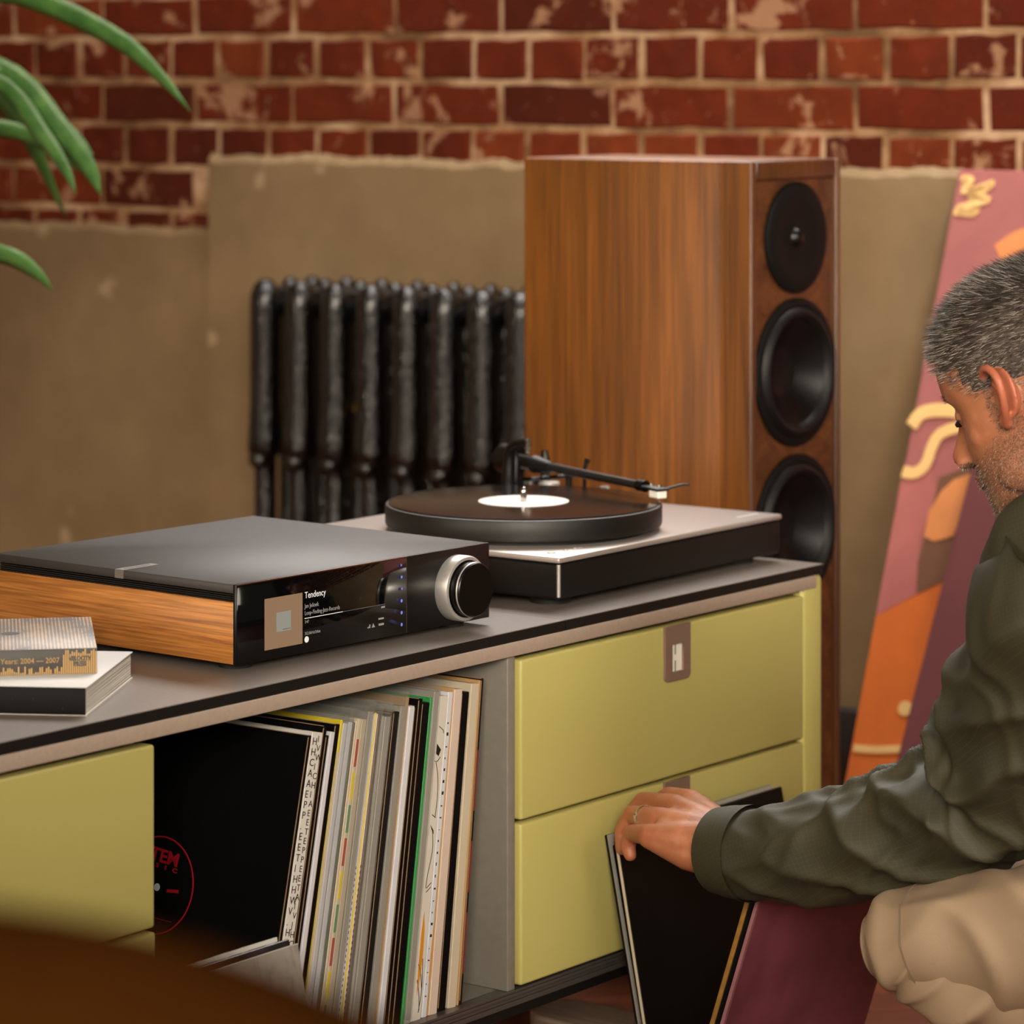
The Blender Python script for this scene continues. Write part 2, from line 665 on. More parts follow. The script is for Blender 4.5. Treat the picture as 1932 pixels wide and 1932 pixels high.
# ---- herringbone parquet blocks
pl_l, pl_w = .30, .075
PLK = []
for s in range(6):
    rnd = random.Random(50 + s)
    bm = bmesh.new()
    add_box(bm, -pl_l / 2 + .0006, pl_l / 2 - .0006, -pl_w / 2 + .0006, pl_w / 2 - .0006, -.012, 0, .0009, 1)
    me = bpy.data.meshes.new('plank')
    bm.to_mesh(me)
    bm.free()
    me.materials.append(wood_mat('parquet_block', [(.25, ['4a1f0e', '5a2812', '44200f', '632d14', '502411', '58280f'][s]), (.5, ['6e3417', '7c3e1c', '66301a', '87441e', '74381a', '7a3a14'][s]), (.78, ['8a4622', '96522a', '7c4020', 'a05a2c', '8c4a24', '94481e'][s])], 'x', .8 + .1 * s, .40, .08, .12))
    PLK.append(me)
rp = random.Random(9)
s2 = math.sqrt(.5)
for i in range(-16, 17):
    for j in range(-26, 27):
        # herringbone lattice, turned 45 degrees to the wall
        for d in (0, 1):
            a = i * pl_l + j * pl_w
            b = j * pl_w - i * pl_l
            if d == 0:
                lx, ly, r = a + pl_l / 2, b + pl_w / 2, 0
            else:
                lx, ly, r = a + pl_l + pl_w / 2 - pl_l, b + pl_w + pl_l / 2, PI / 2
            x = -2.1 + (lx - ly) * s2
            y = 3.2 + (lx + ly) * s2
            if -3.0 < x < -.95 and 2.35 < y < 4.29:
                o = bpy.data.objects.new('plank', rp.choice(PLK))
                col.objects.link(o)
                o.parent = fl
                o.location = (x, y, 0)
                o.rotation_euler = (0, 0, r + PI / 4)

# ================================================================== radiator
rad = thing('column_radiator', 'black cast iron column radiator with embossed columns standing before the plaster wall', 'radiator', (0, 0, 0))


def rad_section():
    bm = bmesh.new()
    def column(y, wide, deep, front):
        rings = []
        zs = [.06, .075, .10, .16, .30, .44, .470, .478, .50, .56, .62, .68, .715, .735, .752, .762]
        for z in zs:
            k = 1.0
            if front:
                if z < .475:
                    wd, dp = wide * .70, deep * .70
                else:
                    wd, dp = wide, deep
                if .47 < z < .52:
                    wd *= 1.12
                    dp *= 1.15
            else:
                wd, dp = wide * .8, deep * .8
            if z < .08:
                k = .75 if z > .07 else .5
            if z > .73:
                k = max(.02, math.sqrt(max(0, 1 - ((z - .73) / .034) ** 2)))
            ring = []
            for i in range(14):
                a = 2 * PI * i / 14
                ca, sa = math.cos(a), math.sin(a)
                ring.append(bm.verts.new((math.copysign(abs(ca) ** .8, ca) * wd * k / 2, y + math.copysign(abs(sa) ** .8, sa) * dp * k / 2, z)))
            rings.append(ring)
        for a, b in zip(rings, rings[1:]):
            for i in range(14):
                bm.faces.new((a[i], a[(i + 1) % 14], b[(i + 1) % 14], b[i]))
        bm.faces.new(rings[0][::-1])
        bm.faces.new(rings[-1])
    column(0.0, .046, .050, True)
    column(.062, .040, .046, False)
    column(.118, .040, .046, False)
    # yokes joining the columns and the hubs to the next section
    for z, h in ((.725, .05), (.11, .05)):
        add_box(bm, -.017, .017, -.005, .125, z - h / 2, z + h / 2, .008, 2)
        add_cyl(bm, (-.038, .06, z - .01), (.038, .06, z - .01), .021, seg=14)
    # rosette below the embossed field
    add_lathe(bm, [(0, .006), (.012, .004), (.016, -.002), (.016, -.01)], 12, Matrix.Translation((0, -.024, .468)) @ Matrix.Rotation(PI / 2, 4, 'X'))
    bmesh.ops.recalc_face_normals(bm, faces=bm.faces[:])
    me = bpy.data.meshes.new('radiator_section')
    bm.to_mesh(me)
    bm.free()
    me.materials.append(M['iron_cast'])
    for p in me.polygons:
        p.use_smooth = True
    return me


rs = rad_section()
for k in range(9):
    link('section', rs, M['iron_cast'], rad, False, (-3.700 + .0752 * k, 4.205, 0))
for k in (0, 8):
    for dy in (0.0, .118):
        cyl('foot', (-3.700 + .0752 * k, 4.205 + dy, 0), (-3.700 + .0752 * k, 4.205 + dy, .07), .020, M['iron'], rad, .014, 14)
lathe('brass_plug', [(0, .012), (.008, .012), (.011, .006), (.011, -.02)], M['brass'], rad, 16, Matrix.Translation((-3.512, 4.225, .560)) @ Matrix.Rotation(PI / 2, 4, 'X'))

# ================================================================== floor-standing loudspeaker
SX, SY = -2.312, 3.518
spk = thing('floorstanding_speaker', 'tall walnut floorstanding loudspeaker with round black drivers beside the sideboard', 'loudspeaker', (SX, SY, 0), R(90))
SW, SD, SH = .209, .340, .992
bm = bmesh.new()
add_box(bm, 0, SW, .030, SD, .035, SH, .004, 2)
body = mesh_obj('cabinet', bm, M['walnut'], spk)
sharp(body, 50)
for x0, x1, z0, z1 in ((.0, .013, .035, SH), (SW - .010, SW, .035, SH), (.013, SW - .010, SH - .024, SH), (.013, SW - .010, .035, .055)):
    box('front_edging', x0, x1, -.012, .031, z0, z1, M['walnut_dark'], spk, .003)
# the left cheek runs through to the front edge
box('side_veneer', -.0006, .0002, -.010, .034, .036, SH - .001, M['walnut'], spk)
box('plinth', -.015, SW + .015, -.02, SD + .01, .0, .035, M['black_edge'], spk, .004)
drv_black = plain('driver_black', '050505', .6, vary=.1, spec=.25)
drv_cone = plain('driver_cone', '070708', .36, vary=.1, vscale=120, spec=.35)
rot_out = Matrix.Rotation(PI / 2, 4, 'X')     # lathe axis z -> -y
cx = .111
cu = bpy.data.curves.new('baffle', 'CURVE')
cu.dimensions = '2D'
cu.fill_mode = 'BOTH'
cu.extrude = .008
for h in ([(.013, .055), (SW - .010, .055), (SW - .010, SH - .024), (.013, SH - .024)],) + tuple([(cx + r_ * math.cos(a * PI / 24), z_ + r_ * math.sin(a * PI / 24)) for a in range(48)] for z_, r_ in ((.894, .058), (.7245, .079), (.528, .079))):
    sp_ = cu.splines.new('POLY')
    sp_.points.add(len(h) - 1)
    for p_, q_ in zip(sp_.points, h):
        p_.co = (q_[0], q_[1], 0, 1)
    sp_.use_cyclic_u = True
to = bpy.data.objects.new('baffle', cu)
col.objects.link(to)
me = bpy.data.meshes.new_from_object(to.evaluated_get(bpy.context.evaluated_depsgraph_get()))
bpy.data.objects.remove(to)
me.materials.clear()
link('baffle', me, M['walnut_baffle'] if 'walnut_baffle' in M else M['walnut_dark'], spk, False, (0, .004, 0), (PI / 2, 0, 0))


def drv(z, prof_parts, name):
    d = None
    for nm, prof, m in prof_parts:
        o = lathe(nm if d else name, prof, m, d or spk, 56, Matrix.Translation((cx, -.004, z)) @ rot_out, 40)
        d = d or o


drv(.894, [('tweeter_plate', [(.0, .003), (.018, .003), (.022, .002), (.045, .006), (.066, .007), (.0705, .004), (.0705, 0)], drv_black),
           ('dome', [(0, .0115), (.006, .0108), (.010, .008), (.0125, .003)], drv_cone)], 'tweeter')
for zc in (.7245, .528):
    drv(zc, [('ring', [(.0935, 0), (.0935, .004), (.090, .006), (.084, .006), (.082, .004)], drv_black),
             ('surround', [(.083, .003), (.080, .009), (.0745, .0115), (.069, .009), (.066, .003)], plain('rubber_surround', '090909', .5, spec=.3)),
             ('cone', [(.067, .003), (.050, -.010), (.032, -.020)], drv_cone),
             ('dust_cap', [(.033, -.020), (.026, -.0225), (.014, -.0245), (0, -.025)], drv_cone)], 'woofer')

# ================================================================== leaning paintings
# pink and orange canvas, leaning back against the wall
cv = thing('painted_canvas', 'tall pink and orange abstract canvas with cream brush strokes leaning against the wall', 'painting', (-2.4647, 3.9600, 0))
lean = math.atan(.3721673836)
CVH = 1.026
cmat = {k: plain('paint_' + k, c, .75, vary=.08, vscale=18, bump=.05) for k, c in dict(pink='9a5a58', rose='a8605c', orange='c8641c', salmon='d0844c', brown='6b4630', cream='e0b878', maroon='5a2426').items()}


def on_panel(name, pts, m, parent, d, th=.0012):
    o = poly_prism(name, pts, th, m, parent, 'xz', d)
    o.rotation_euler = (-lean, 0, 0)
    return o


bm = bmesh.new()
add_box(bm, 0, .72, 0, .014, 0, CVH, .002, 1)
o = mesh_obj('canvas', bm, cmat['pink'], cv)
o.rotation_euler = (-lean, 0, 0)


def stroke(pts, wd, n=14):
    c = spline([(a, b, 0) for a, b in pts], n)
    l, r = [], []
    for i, p in enumerate(c):
        t = (c[min(i + 1, n - 1)] - c[max(i - 1, 0)]).normalized()
        q = Vector((-t.y, t.x, 0)) * wd / 2
        l.append((p.x + q.x, p.y + q.y))
        r.append((p.x - q.x, p.y - q.y))
    return l + r[::-1]


on_panel('orange_field', [(.0, .366), (.057, .401), (.092, .422), (.30, .47), (.72, .40), (.72, .004), (.0, .004)], cmat['orange'], cv, -.0013)
on_panel('rose_field', [(.0, .56), (.045, .584), (.061, .547), (.048, .485), (.056, .402), (.0, .367)], cmat['rose'], cv, -.0013)
on_panel('brown_shape', [(.061, .57), (.13, .60), (.14, .489), (.12, .436), (.091, .4225), (.059, .4035), (.051, .447), (.055, .493)], cmat['brown'], cv, -.0022)
on_panel('salmon_shape', [(.085, .568), (.112, .580), (.110, .543), (.1, .489), (.071, .478), (.054, .484), (.055, .52), (.069, .551)], cmat['salmon'], cv, -.0034)
on_panel('brush_stroke', stroke([(.001, .640), (.014, .660), (.05, .667), (.10, .664)], .020), cmat['cream'], cv, -.0024)
on_panel('brush_stroke', stroke([(.001, .574), (.021, .573), (.036, .587), (.041, .614), (.054, .635), (.10, .650)], .017), cmat['cream'], cv, -.0034)
on_panel('brush_stroke', stroke([(.008, 1.012), (.026, 1.010), (.014, .992), (.040, .998), (.062, 1.006), (.040, .985), (.060, .980), (.032, .972), (.010, .966), (.044, .958), (.006, .960)], .0085, 40), cmat['cream'], cv, -.0024)
on_panel('brush_stroke', stroke([(.09, .90), (.13, .925), (.20, .93), (.30, .88)], .03), cmat['salmon'], cv, -.0024)
on_panel('brush_stroke', stroke([(.004, .181), (.04, .183), (.078, .189)], .010), cmat['cream'], cv, -.0030)
on_panel('paint_dot', [(.0725 + .0105 * math.cos(a * PI / 8), .244 + .0105 * math.sin(a * PI / 8)) for a in range(16)], cmat['cream'], cv, -.0030)

# plain maroon board leaning on the canvas
mb = thing('maroon_board', 'plain dark maroon painted board leaning on the pink and orange canvas', 'board', (-2.33, 3.815, 0))
ml = math.atan(.5398)
bm = bmesh.new()
add_box(bm, 0, .62, 0, .016, 0, .845, .002, 1)
o = mesh_obj('board', bm, cmat['maroon'], mb)
o.rotation_euler = (-ml, 0, 0)

# ================================================================== sideboard
FX = -2.0707
sb = thing('sideboard', 'long low sideboard with olive green drawers and an open record bay', 'sideboard', (FX, 0, 0), R(90))
YL = 1.66
box('top_rail', YL, 3.301, -.0015, .020, .5145, .5288, M['rail'], sb, .001)
box('top_panel', YL, 3.2735, .020, .455, .517, .5288, M['dark_panel'], sb)
box('end_panel', 3.2735, 3.3176, .0, .455, .1615, .5288, M['green'], sb, .007, 3)
box('divider', 2.7245, 2.7372, .003, .440, .177, .5145, M['grey_panel'], sb, .0012)
box('divider', 2.1905, 2.2030, .022, .440, .177, .5145, M['grey_panel'], sb, .0012)
box('shelf', YL, 3.2735, .018, .455, .163, .177, M['grey_panel'], sb)
bm = bmesh.new()
for z0, z1, y in ((.1615, .1665, .0), (.1665, .1705, .0022), (.1705, .1740, .0), (.1740, .1770, .0018)):
    add_box(bm, YL, 3.2735, y, .018, z0, z1, .0006, 1)
mesh_obj('bottom_rail', bm, M['alu'], sb)
box('base', YL, 3.31, .004, .450, .1505, .1615, M['black_edge'], sb)
box('back_panel', YL, 3.2735, .440, .455, .177, .517, M['dark_panel'], sb)
box('end_panel', YL - .04, YL, .0, .455, .1615, .5288, M['green'], sb, .007, 3)
for x, y in ((1.75, .06), (1.75, .38), (3.23, .06), (3.23, .38), (2.46, .40)):
    cyl('leg', (x, y, .0), (x, y, .1505), .013, M['black_edge'], sb)


def plate(name, x0, x1, z0, z1, rr, hole, m, parent, y0, y1):
    """flat plate with two rounded lower corners and a rectangular window"""
    cu = bpy.data.curves.new(name, 'CURVE')
    cu.dimensions = '2D'
    cu.fill_mode = 'BOTH'
    cu.extrude = abs(y1 - y0) / 2
    out = [(x0, z1)]
    out += [(x0 + rr - rr * math.cos(a), z0 + rr - rr * math.sin(a)) for a in (0, PI / 8, PI / 4, 3 * PI / 8, PI / 2)]
    out += [(x1 - rr + rr * math.sin(a), z0 + rr - rr * math.cos(a)) for a in (0, PI / 8, PI / 4, 3 * PI / 8, PI / 2)]
    out += [(x1, z1)]
    hs = [out]
    if hole:
        a, b, c, d = hole
        hs.append([(a, c), (b, c), (b, d), (a, d)])
    for h in hs:
        sp = cu.splines.new('POLY')
        sp.points.add(len(h) - 1)
        for p, q in zip(sp.points, h):
            p.co = (q[0], q[1], 0, 1)
        sp.use_cyclic_u = True
    t = bpy.data.objects.new(name, cu)
    col.objects.link(t)
    me = bpy.data.meshes.new_from_object(t.evaluated_get(bpy.context.evaluated_depsgraph_get()))
    bpy.data.objects.remove(t)
    me.materials.clear()
    return link(name, me, m, parent, False, (0, (y0 + y1) / 2, 0), (PI / 2, 0, 0))


def drawer(x0, x1, z0, z1, handle=None, tilt=0):
    bm = bmesh.new()
    add_box(bm, x0, x1, -.003, .016, z0, z1, .003, 3)
    add_box(bm, x0 + .012, x1 - .012, .016, .40, z0 + .01, z1 - .02)
    d = sharp(mesh_obj('drawer', bm, M['green'], sb), 50)
    if handle:
        a, b, zb = handle
        hole = (a + .013, b - .013, zb + .0095, zb + .039)
        plate('handle', a, b, zb, z1 + .0005, .006, hole, M['handle'], d, -.0062, -.003)
        c = box('label_card', hole[0], hole[1], -.0036, -.0031, hole[2], hole[3], M['white_card'], d)
        for za, zc in ((hole[2], hole[2] + .0115), (hole[2] + .018, hole[3])):
            box('card_line', a + .0205, a + .0225, -.0040, -.0036, za, zc, M['card_line'], d)
    return d


drawer(2.7392, 3.2705, .3478, .5095, (2.9912, 3.0384, .4507))
drawer(2.7392, 3.2705, .1808, .3440, (2.9905, 3.0375, .2855))
drawer(YL + .005, 2.2030, .3478, .5095, (1.91, 1.957, .4507))
drawer(YL + .005, 2.2045, .1808, .3440, (1.91, 1.957, .2855))

# ---- worktop: two panels butted together, black core with grey surface
wt = thing('worktop', 'grey laminate worktop with black edges lying on the sideboard', 'worktop', (FX, 0, 0), R(90))
for x0, x1 in ((YL - .04, 2.8183), (2.8193, 3.317)):
    p = box('core', x0, x1, .0, .47, .5290, .5392, M['black_edge'], wt)
    box('surface', x0, x1, .0, .47, .5392, .5400, M['laminate'], p)

# ================================================================== streaming amplifier
amp = thing('streaming_amplifier', 'low black streaming amplifier with walnut cheek, glass display and big round knob', 'amplifier', (-2.1303, 2.3793, .54), R(87.74))
AW, AD = .370, .3325
box('chassis', .004, AW - .004, .010, AD - .003, .0075, .070, M['amp_black'], amp)
for s in (0, 1):
    xa, xb = (.0, .008) if s == 0 else (AW - .008, AW)
    box('wood_cheek', xa, xb, .0035, AD, .0080, .0660, M['walnut_amp'], amp, .0008, 1)
for k in range(4):
    z = .0667 + k * .00195
    box('vent_fin', .0012, AW - .0012, .004, AD - .001, z, z + .0007, M['amp_edge'], amp)
box('top_plate', .0, AW, .0038, AD, .0745, .0830, M['amp_top'], amp, .0008, 1)
fp = box('front_panel', .0, AW, .0, .0038, .0072, .0831, M['amp_black'], amp, .0004, 1)
box('display_glass', .001, .2408, -.0010, .0, .0078, .0822, M['gloss_black'], amp, .0002, 1)
box('top_chamfer', .001, .2408, -.0010, .0002, .0822, .0832, M['copper_edge'], amp)
box('panel_seam', .2410, .2418, -.0008, .0, .0074, .0831, M['seam'], amp)
ys = -.0011
art = box('album_art', .0376, .0900, ys - .0001, ys, .0169, .0655, M['scr_tan'], amp)
box('art_square', .0540, .0737, ys - .0003, ys - .0001, .0322, .0507, M['scr_pale'], art)
box('art_caption', .0625, .0725, ys - .0004, ys - .0003, .0338, .0342, M['amp_black'], art)
disp = box('progress_line', .0930, .2089, ys - .0001, ys, .0402, .0404, M['scr_grey'], amp)
box('progress_played', .0930, .1471, ys - .0002, ys, .0400, .0406, M['scr_white'], amp)
text('track_title', 'Tendency', .0088, M['scr_white'], amp, (.0930, ys - .0001, .0595), sx=.86)
text('artist_name', 'Jan Jelinek', .0058, M['scr_grey'], amp, (.0930, ys - .0001, .0502), sx=.84)
text('album_name', 'Loop-Finding-Jazz-Records', .0058, M['scr_grey'], amp, (.0930, ys - .0001, .0434), sx=.80)
text('elapsed_time', '3:47', .0040, M['scr_grey'], amp, (.0930, ys - .0001, .0357), sx=.9)
box('remaining_time', .2030, .2085, ys - .0001, ys, .0368, .0385, M['scr_grey'], amp)
text('sample_rate', '352.8kHz/24bit', .0040, M['scr_grey'], amp, (.0930, ys - .0001, .0245), sx=.9)
box('status_bar', .1990, .2070, ys - .0001, ys, .0258, .0275, M['scr_grey'], amp)
box('status_bar', .1995, .2070, ys - .0001, ys, .0200, .0220, M['scr_grey'], amp)
lathe('service_icon', [(0, 0), (.0030, 0), (.0030, .0002), (0, .0002)], M['scr_white'], amp, 20, Matrix.Translation((.0958, ys, .0200)) @ rot_out)
for i, z in enumerate((.0195,)):
    poly_prism('network_icon', [(.1890, .0195), (.1940, .0195), (.1925, .0215), (.1915, .0235), (.1905, .0215)], -.0002, M['scr_grey'], amp, 'xz', ys)
    poly_prism('signal_icon', [(.1830, .0195), (.1870, .0195), (.1870, .0230), (.1860, .0230), (.1855, .0210), (.1830, .0205)], -.0002, M['scr_grey'], amp, 'xz', ys)
for i in range(6):
    z = .0757 - i * .01175
    if i in (0, 1, 2):
        pts = [[(-.0012, -.0014), (.0008, 0), (-.0012, .0014)], [(-.0012, -.0012), (.0012, -.0012), (.0012, .0012), (-.0012, .0012)], [(.0012, -.0014), (-.0008, 0), (.0012, .0014)]][i]
    else:
        pts = [(.0014 * math.cos(a * PI / 6), .0017 * math.sin(a * PI / 6)) for a in range(12)]
    poly_prism('touch_icon', [(.2334 + a, z + b) for a, b in pts], -.0002, M['scr_blue'], amp, 'xz', ys)
kc = Matrix.Translation((.3178, 0, .0437)) @ rot_out
kn = lathe('knob_ring', [(.0330, .0), (.0330, .0125), (.0318, .0145), (.0300, .0150), (.0285, .0150)], M['alu_bright'], amp, 72, kc, 40)
lathe('knob_groove', [(.0288, .0), (.0288, .0152), (.0276, .0152)], M['knob_dark'], kn, 72, kc, 40)
lathe('knob_cap', [(.0272, .0), (.0272, .0255), (.0262, .0268), (.0, .0268)], M['knob_dark'], kn, 72, kc, 30)
lathe('knob_rim', [(.0273, .0225), (.0277, .0235), (.0273, .0245)], M['alu_bright'], kn, 72, kc, 30)
lathe('headphone_socket', [(.0030, 0), (.0030, .0012), (.0018, .0012), (.0016, .0)], M['chrome'], amp, 20, Matrix.Translation((.3545, 0, .0200)) @ rot_out)
tg = box('logo_tag', -.0006, .0480, .1500, .1615, .0829, .0833, M['tag'], amp)
box('tag_side', -.0008, .0, .1500, .1615, .0748, .0832, M['tag'], tg)
box('tag_print', .006, .040, .1550, .1565, .0833, .0834, M['amp_edge'], tg)
for x in (.03, AW - .03):
    for y in (.03, AD - .03):
        cyl('foot', (x, y, 0), (x, y, .0075), .016, M['rubber'], amp)

# ================================================================== turntable
tt = thing('turntable', 'turntable with silver top plate and black plinth beside the amplifier', 'turntable', (-2.1144, 2.8671, .54), R(90.7))
TW, TD = .440, .370
bm = bmesh.new()
add_box(bm, .0012, TW - .0012, .0012, TD - .001, .009, .0470, .0040, 3)
sharp(mesh_obj('plinth', bm, M['tt_side'], tt), 50)
bm = bmesh.new()
add_box(bm, .0, TW, .0, TD, .0478, .0540, .0020, 2)
sharp(mesh_obj('top_plate', bm, M['tt_top'], tt), 50)
cyl('corner_strip', (.0022, .0022, .0125), (.0022, .0022, .0465), .0021, M['alu_bright'], tt, None, 12)
for x in (.04, TW - .04):
    for y in (.04, TD - .04):
        cyl('foot', (x, y, 0), (x, y, .009), .022, M['rubber'], tt)
for (x, y, wd) in ((.0236, .0271, .009), (.0487, .0265, .004), (.0678, .0277, .004)):
    cyl('button', (x, y, .054), (x, y, .0552), wd / 2, M['alu_bright'], tt, None, 14)
box('speed_mark', .0535, .0600, .0245, .0280, .0540, .0541, M['paper_white'], tt)
box('speed_mark', .0730, .0800, .0255, .0290, .0540, .0541, M['paper_white'], tt)
for i in range(7):
    box('maker_mark', .385 + i * .0065, .3885 + i * .0065, .0240, .0275, .0540, .0541, M['paper_white'], tt)
PC = (.162, .165)
PM = Matrix.Translation((PC[0], PC[1], 0))
lathe('sub_platter', [(.0, .054), (.138, .054), (.138, .0600), (.0, .0600)], M['rubber'], tt, 64, PM, 30)
lathe('platter', [(.0, .0595), (.1510, .0595), (.1535, .0605), (.1543, .0625), (.1543, .0810), (.1535, .0825), (.1520, .0830), (.0, .0830)], M['platter'], tt, 128, PM, 30)
lathe('spindle', [(.0036, .083), (.0036, .0950), (.0030, .0985), (.0012, .1005), (.0, .1008)], M['chrome'], tt, 20, PM, 40)
# tonearm
pv = Vector((.347, .291, .1010))
hs = Vector((.2600, .0660, .0985))
ta = thing('tonearm_root', '', 'x')
bpy.data.objects.remove(ta)
cyl('arm_base', (pv.x, pv.y, .054), (pv.x, pv.y, .066), .030, M['tt_side'], tt, .027)
cyl('arm_collar', (pv.x, pv.y, .066), (pv.x, pv.y, .082), .017, M['knob_dark'], tt, .015)
d = (hs - pv).normalized()
side = Vector((-d.y, d.x, 0)).normalized()
brk = bmesh.new()
for s in (-1, 1):
    q = pv + side * .021 * s
    add_tube(brk, [q + Vector((0, 0, -.022)), q + Vector((0, 0, .004)), q + Vector((0, 0, .014)) - d * .002], [.006, .0055, .004], 10)
add_tube(brk, [pv + side * .021 + Vector((0, 0, -.022)), pv - side * .021 + Vector((0, 0, -.022))], .006, 10)
bmesh.ops.recalc_face_normals(brk, faces=brk.faces[:])
sharp(mesh_obj('gimbal_yoke', brk, M['knob_dark'], tt), 50)
# upright arch carrying the anti-skate
q = pv - side * .030
arch = spline([q + Vector((0, 0, -.046)), q + Vector((0, 0, -.01)), q + Vector((0, 0, .018)) + d * .004, q + d * .020 + Vector((0, 0, .027)), q + d * .042 + Vector((0, 0, .030))], 14)
tube('arch_bracket', arch, [.0085, .0085, .008, .008, .0075, .007, .007, .0065, .006, .006, .0055, .005, .005, .005], M['knob_dark'], tt, 12)
cyl('pivot_screw', pv + side * -.025 + Vector((0, 0, .002)), pv + side * -.033 + Vector((0, 0, .002)), .0035, M['chrome'], tt, None, 12)
cyl('pivot_screw', arch[-1] + Vector((0, 0, -.012)), arch[-1] + Vector((0, 0, .006)), .0032, M['chrome'], tt, None, 12)
cyl('counterweight', pv - d * .058, pv - d * .030, .0175, M['knob_dark'], tt, None, 32)
cyl('arm_stub', pv - d * .030, pv + d * .012, .0085, M['knob_dark'], tt)
cyl('arm_cone', pv + d * .010, pv + d * .045, .0105, M['tt_side'], tt, .0062)
armt = tube('arm_tube', [pv + d * .042, pv + d * .10, pv + d * .16, hs - d * .012], [.0056, .0053, .0050, .0047], plain('arm_carbon', '1b1919', .35), tt, 16)
cyl('arm_joint', hs - d * .016, hs - d * .002, .0066, M['knob_dark'], tt)
hsm = bmesh.new()
add_box(hsm, -.0085, .0085, -.030, .004, -.0016, .0016, .001, 1)
hm = Matrix.Translation(hs + d * .003) @ Vector((0, -1, 0)).rotation_difference(d).to_matrix().to_4x4()
for v in hsm.verts:
    v.co = hm @ v.co
he = sharp(mesh_obj('headshell', hsm, M['tt_side'], tt), 50)
for k in (.010, .026):
    cyl('headshell_screw', hs + d * k + Vector((0, 0, -.006)), hs + d * k + Vector((0, 0, .005)), .0021, M['chrome'], he, None, 10)
ft = hs + d * .030
tube('finger_lift', [ft + side * .004, ft + side * .016 + Vector((0, 0, .002)), ft + side * .026 + d * .004 + Vector((0, 0, .0045)), ft + side * .034 + d * .004 + Vector((0, 0, .0035))], [.0016, .0016, .0014, .0010], M['tt_side'], he, 8)
ct = bmesh.new()
add_box(ct, -.0062, .0062, -.028, -.010, -.0100, -.0016, .001, 1)
for v in ct.verts:
    v.co = hm @ v.co
mesh_obj('cartridge', ct, M['paper_white'], he)
tube('stylus', [hs + d * .024 + Vector((0, 0, -.0095)), hs + d * .030 + Vector((0, 0, -.0108))], [.0009, .0003], M['chrome'], he, 6)
# arm lift platform and lever
lf = pv + d * .052 + side * .020
cyl('lift_post', (lf.x, lf.y, .054), (lf.x, lf.y, .0895), .004, M['knob_dark'], tt, None, 14)
tube('lift_bar', [pv + d * .055 + side * .026 + Vector((0, 0, -.0100)), pv + d * .055 - side * .020 + Vector((0, 0, -.0100))], .0024, M['knob_dark'], tt, 8)
lv = Vector((.3868, .2409, .054))
tube('lift_lever', [lv, lv + Vector((0, 0, .040)), lv + Vector((.002, -.003, .052))], [.0026, .0024, .0036], M['knob_dark'], tt, 10)
rc = pv + d * .105 + side * .030
cyl('arm_rest_post', (rc.x, rc.y, .054), (rc.x, rc.y, .082), .0042, M['knob_dark'], tt, None, 12)
tube('arm_rest_clip', [rc + Vector((0, 0, -.020)), rc + d * .014 + Vector((0, 0, -.017))], [.0030, .0024], M['alu_bright'], tt, 8)
cyl('antiskate_dial', (pv.x - .004, pv.y - .030, .0770), (pv.x - .004, pv.y - .030, .0815), .0125, M['alu_bright'], tt, None, 28)

# ---- the record on the platter
rw = tt.matrix_basis @ Vector((PC[0], PC[1], .0832))
rec = thing('vinyl_record', 'black vinyl record with blank white centre label on the turntable platter', 'record', tuple(rw))
lathe('vinyl_disc', [(.0036, 0), (.148, 0), (.1505, .0006), (.1505, .0012), (.148, .0016), (.056, .0016), (.0036, .0016)], M['vinyl'], rec, 128)
lathe('centre_label', [(.0037, .0016), (.0037, .0019), (.0505, .0019), (.0505, .0016)], M['paper_white'], rec, 64)

# ================================================================== books on the worktop
pages = NT('page_block')
vv = pages.coords('Object', (1, 1, 1))
wv = pages.noise(pages.coords('Object', (3, 3, 900)), 1.2, 2)
pages.set(Base_Color=pages.ramp(wv, [(.38, '8f887c'), (.5, 'cdc7bb'), (.65, 'dcd7cc')]), Roughness=.9)
pages.bump(wv, .4, .001)
wb = thing('paperback_book', 'thick white paperback with a worn black spine lying under the gold book', 'book', (-2.0955, 2.1452, .54), R(31))
spine_m = NT('worn_black_spine')
sv = spine_m.coords('Object')
sn = spine_m.noise(sv, 260, 4)
spine_m.set(Base_Color=spine_m.ramp(sn, [(.64, '100e0d'), (.70, '2a2623')]), Roughness=.7, Specular_IOR_Level=.2)
b = bmesh.new()
add_box(b, -.238, -.0015, .0012, .183, .0012, .0238)
mesh_obj('page_block', b, pages.m, wb)
box('front_cover', -.240, .0, .0008, .185, .0238, .0250, plain('white_cover', 'cbc9c8', .6, vary=.02), wb, .0003, 1)
box('back_cover', -.240, .0, .0008, .185, .0, .0012, plain('white_cover_back', 'd8d4cc', .6), wb)
box('spine', -.240, -.0008, .0, .0010, .0006, .0244, spine_m.m, wb, .0003, 1)

gold = NT('gold_stripe_print')
gv = gold.coords('Object', (1900, 1900, 0))
sp = gold.n('ShaderNodeSeparateXYZ')
gold.l(gv, sp.inputs[0])
sn2 = gold.n('ShaderNodeMath', operation='SINE')
gold.l(sp.outputs[0], sn2.inputs[0])
n5 = gold.noise(gold.coords('Object', (40, 16, 30)), 1.0, 4, .7)
ad = gold.n('ShaderNodeMath', operation='MULTIPLY_ADD')
ad.inputs[1].default_value = 6.0
gold.l(n5, ad.inputs[0])
gold.l(sn2.outputs[0], ad.inputs[2])
gold.set(Base_Color=gold.ramp(ad.outputs[0], [(.0, '4c4a48'), (.5, '4c4a48')]), Roughness=.5)
rmp = [n for n in gold.t.nodes if n.type == 'VALTORGB'][0]
mr = gold.n('ShaderNodeMapRange')
mr.inputs[1].default_value = 2.2
mr.inputs[2].default_value = 3.2
gold.l(ad.outputs[0], mr.inputs[0])
gold.l(mr.outputs[0], rmp.inputs[0])
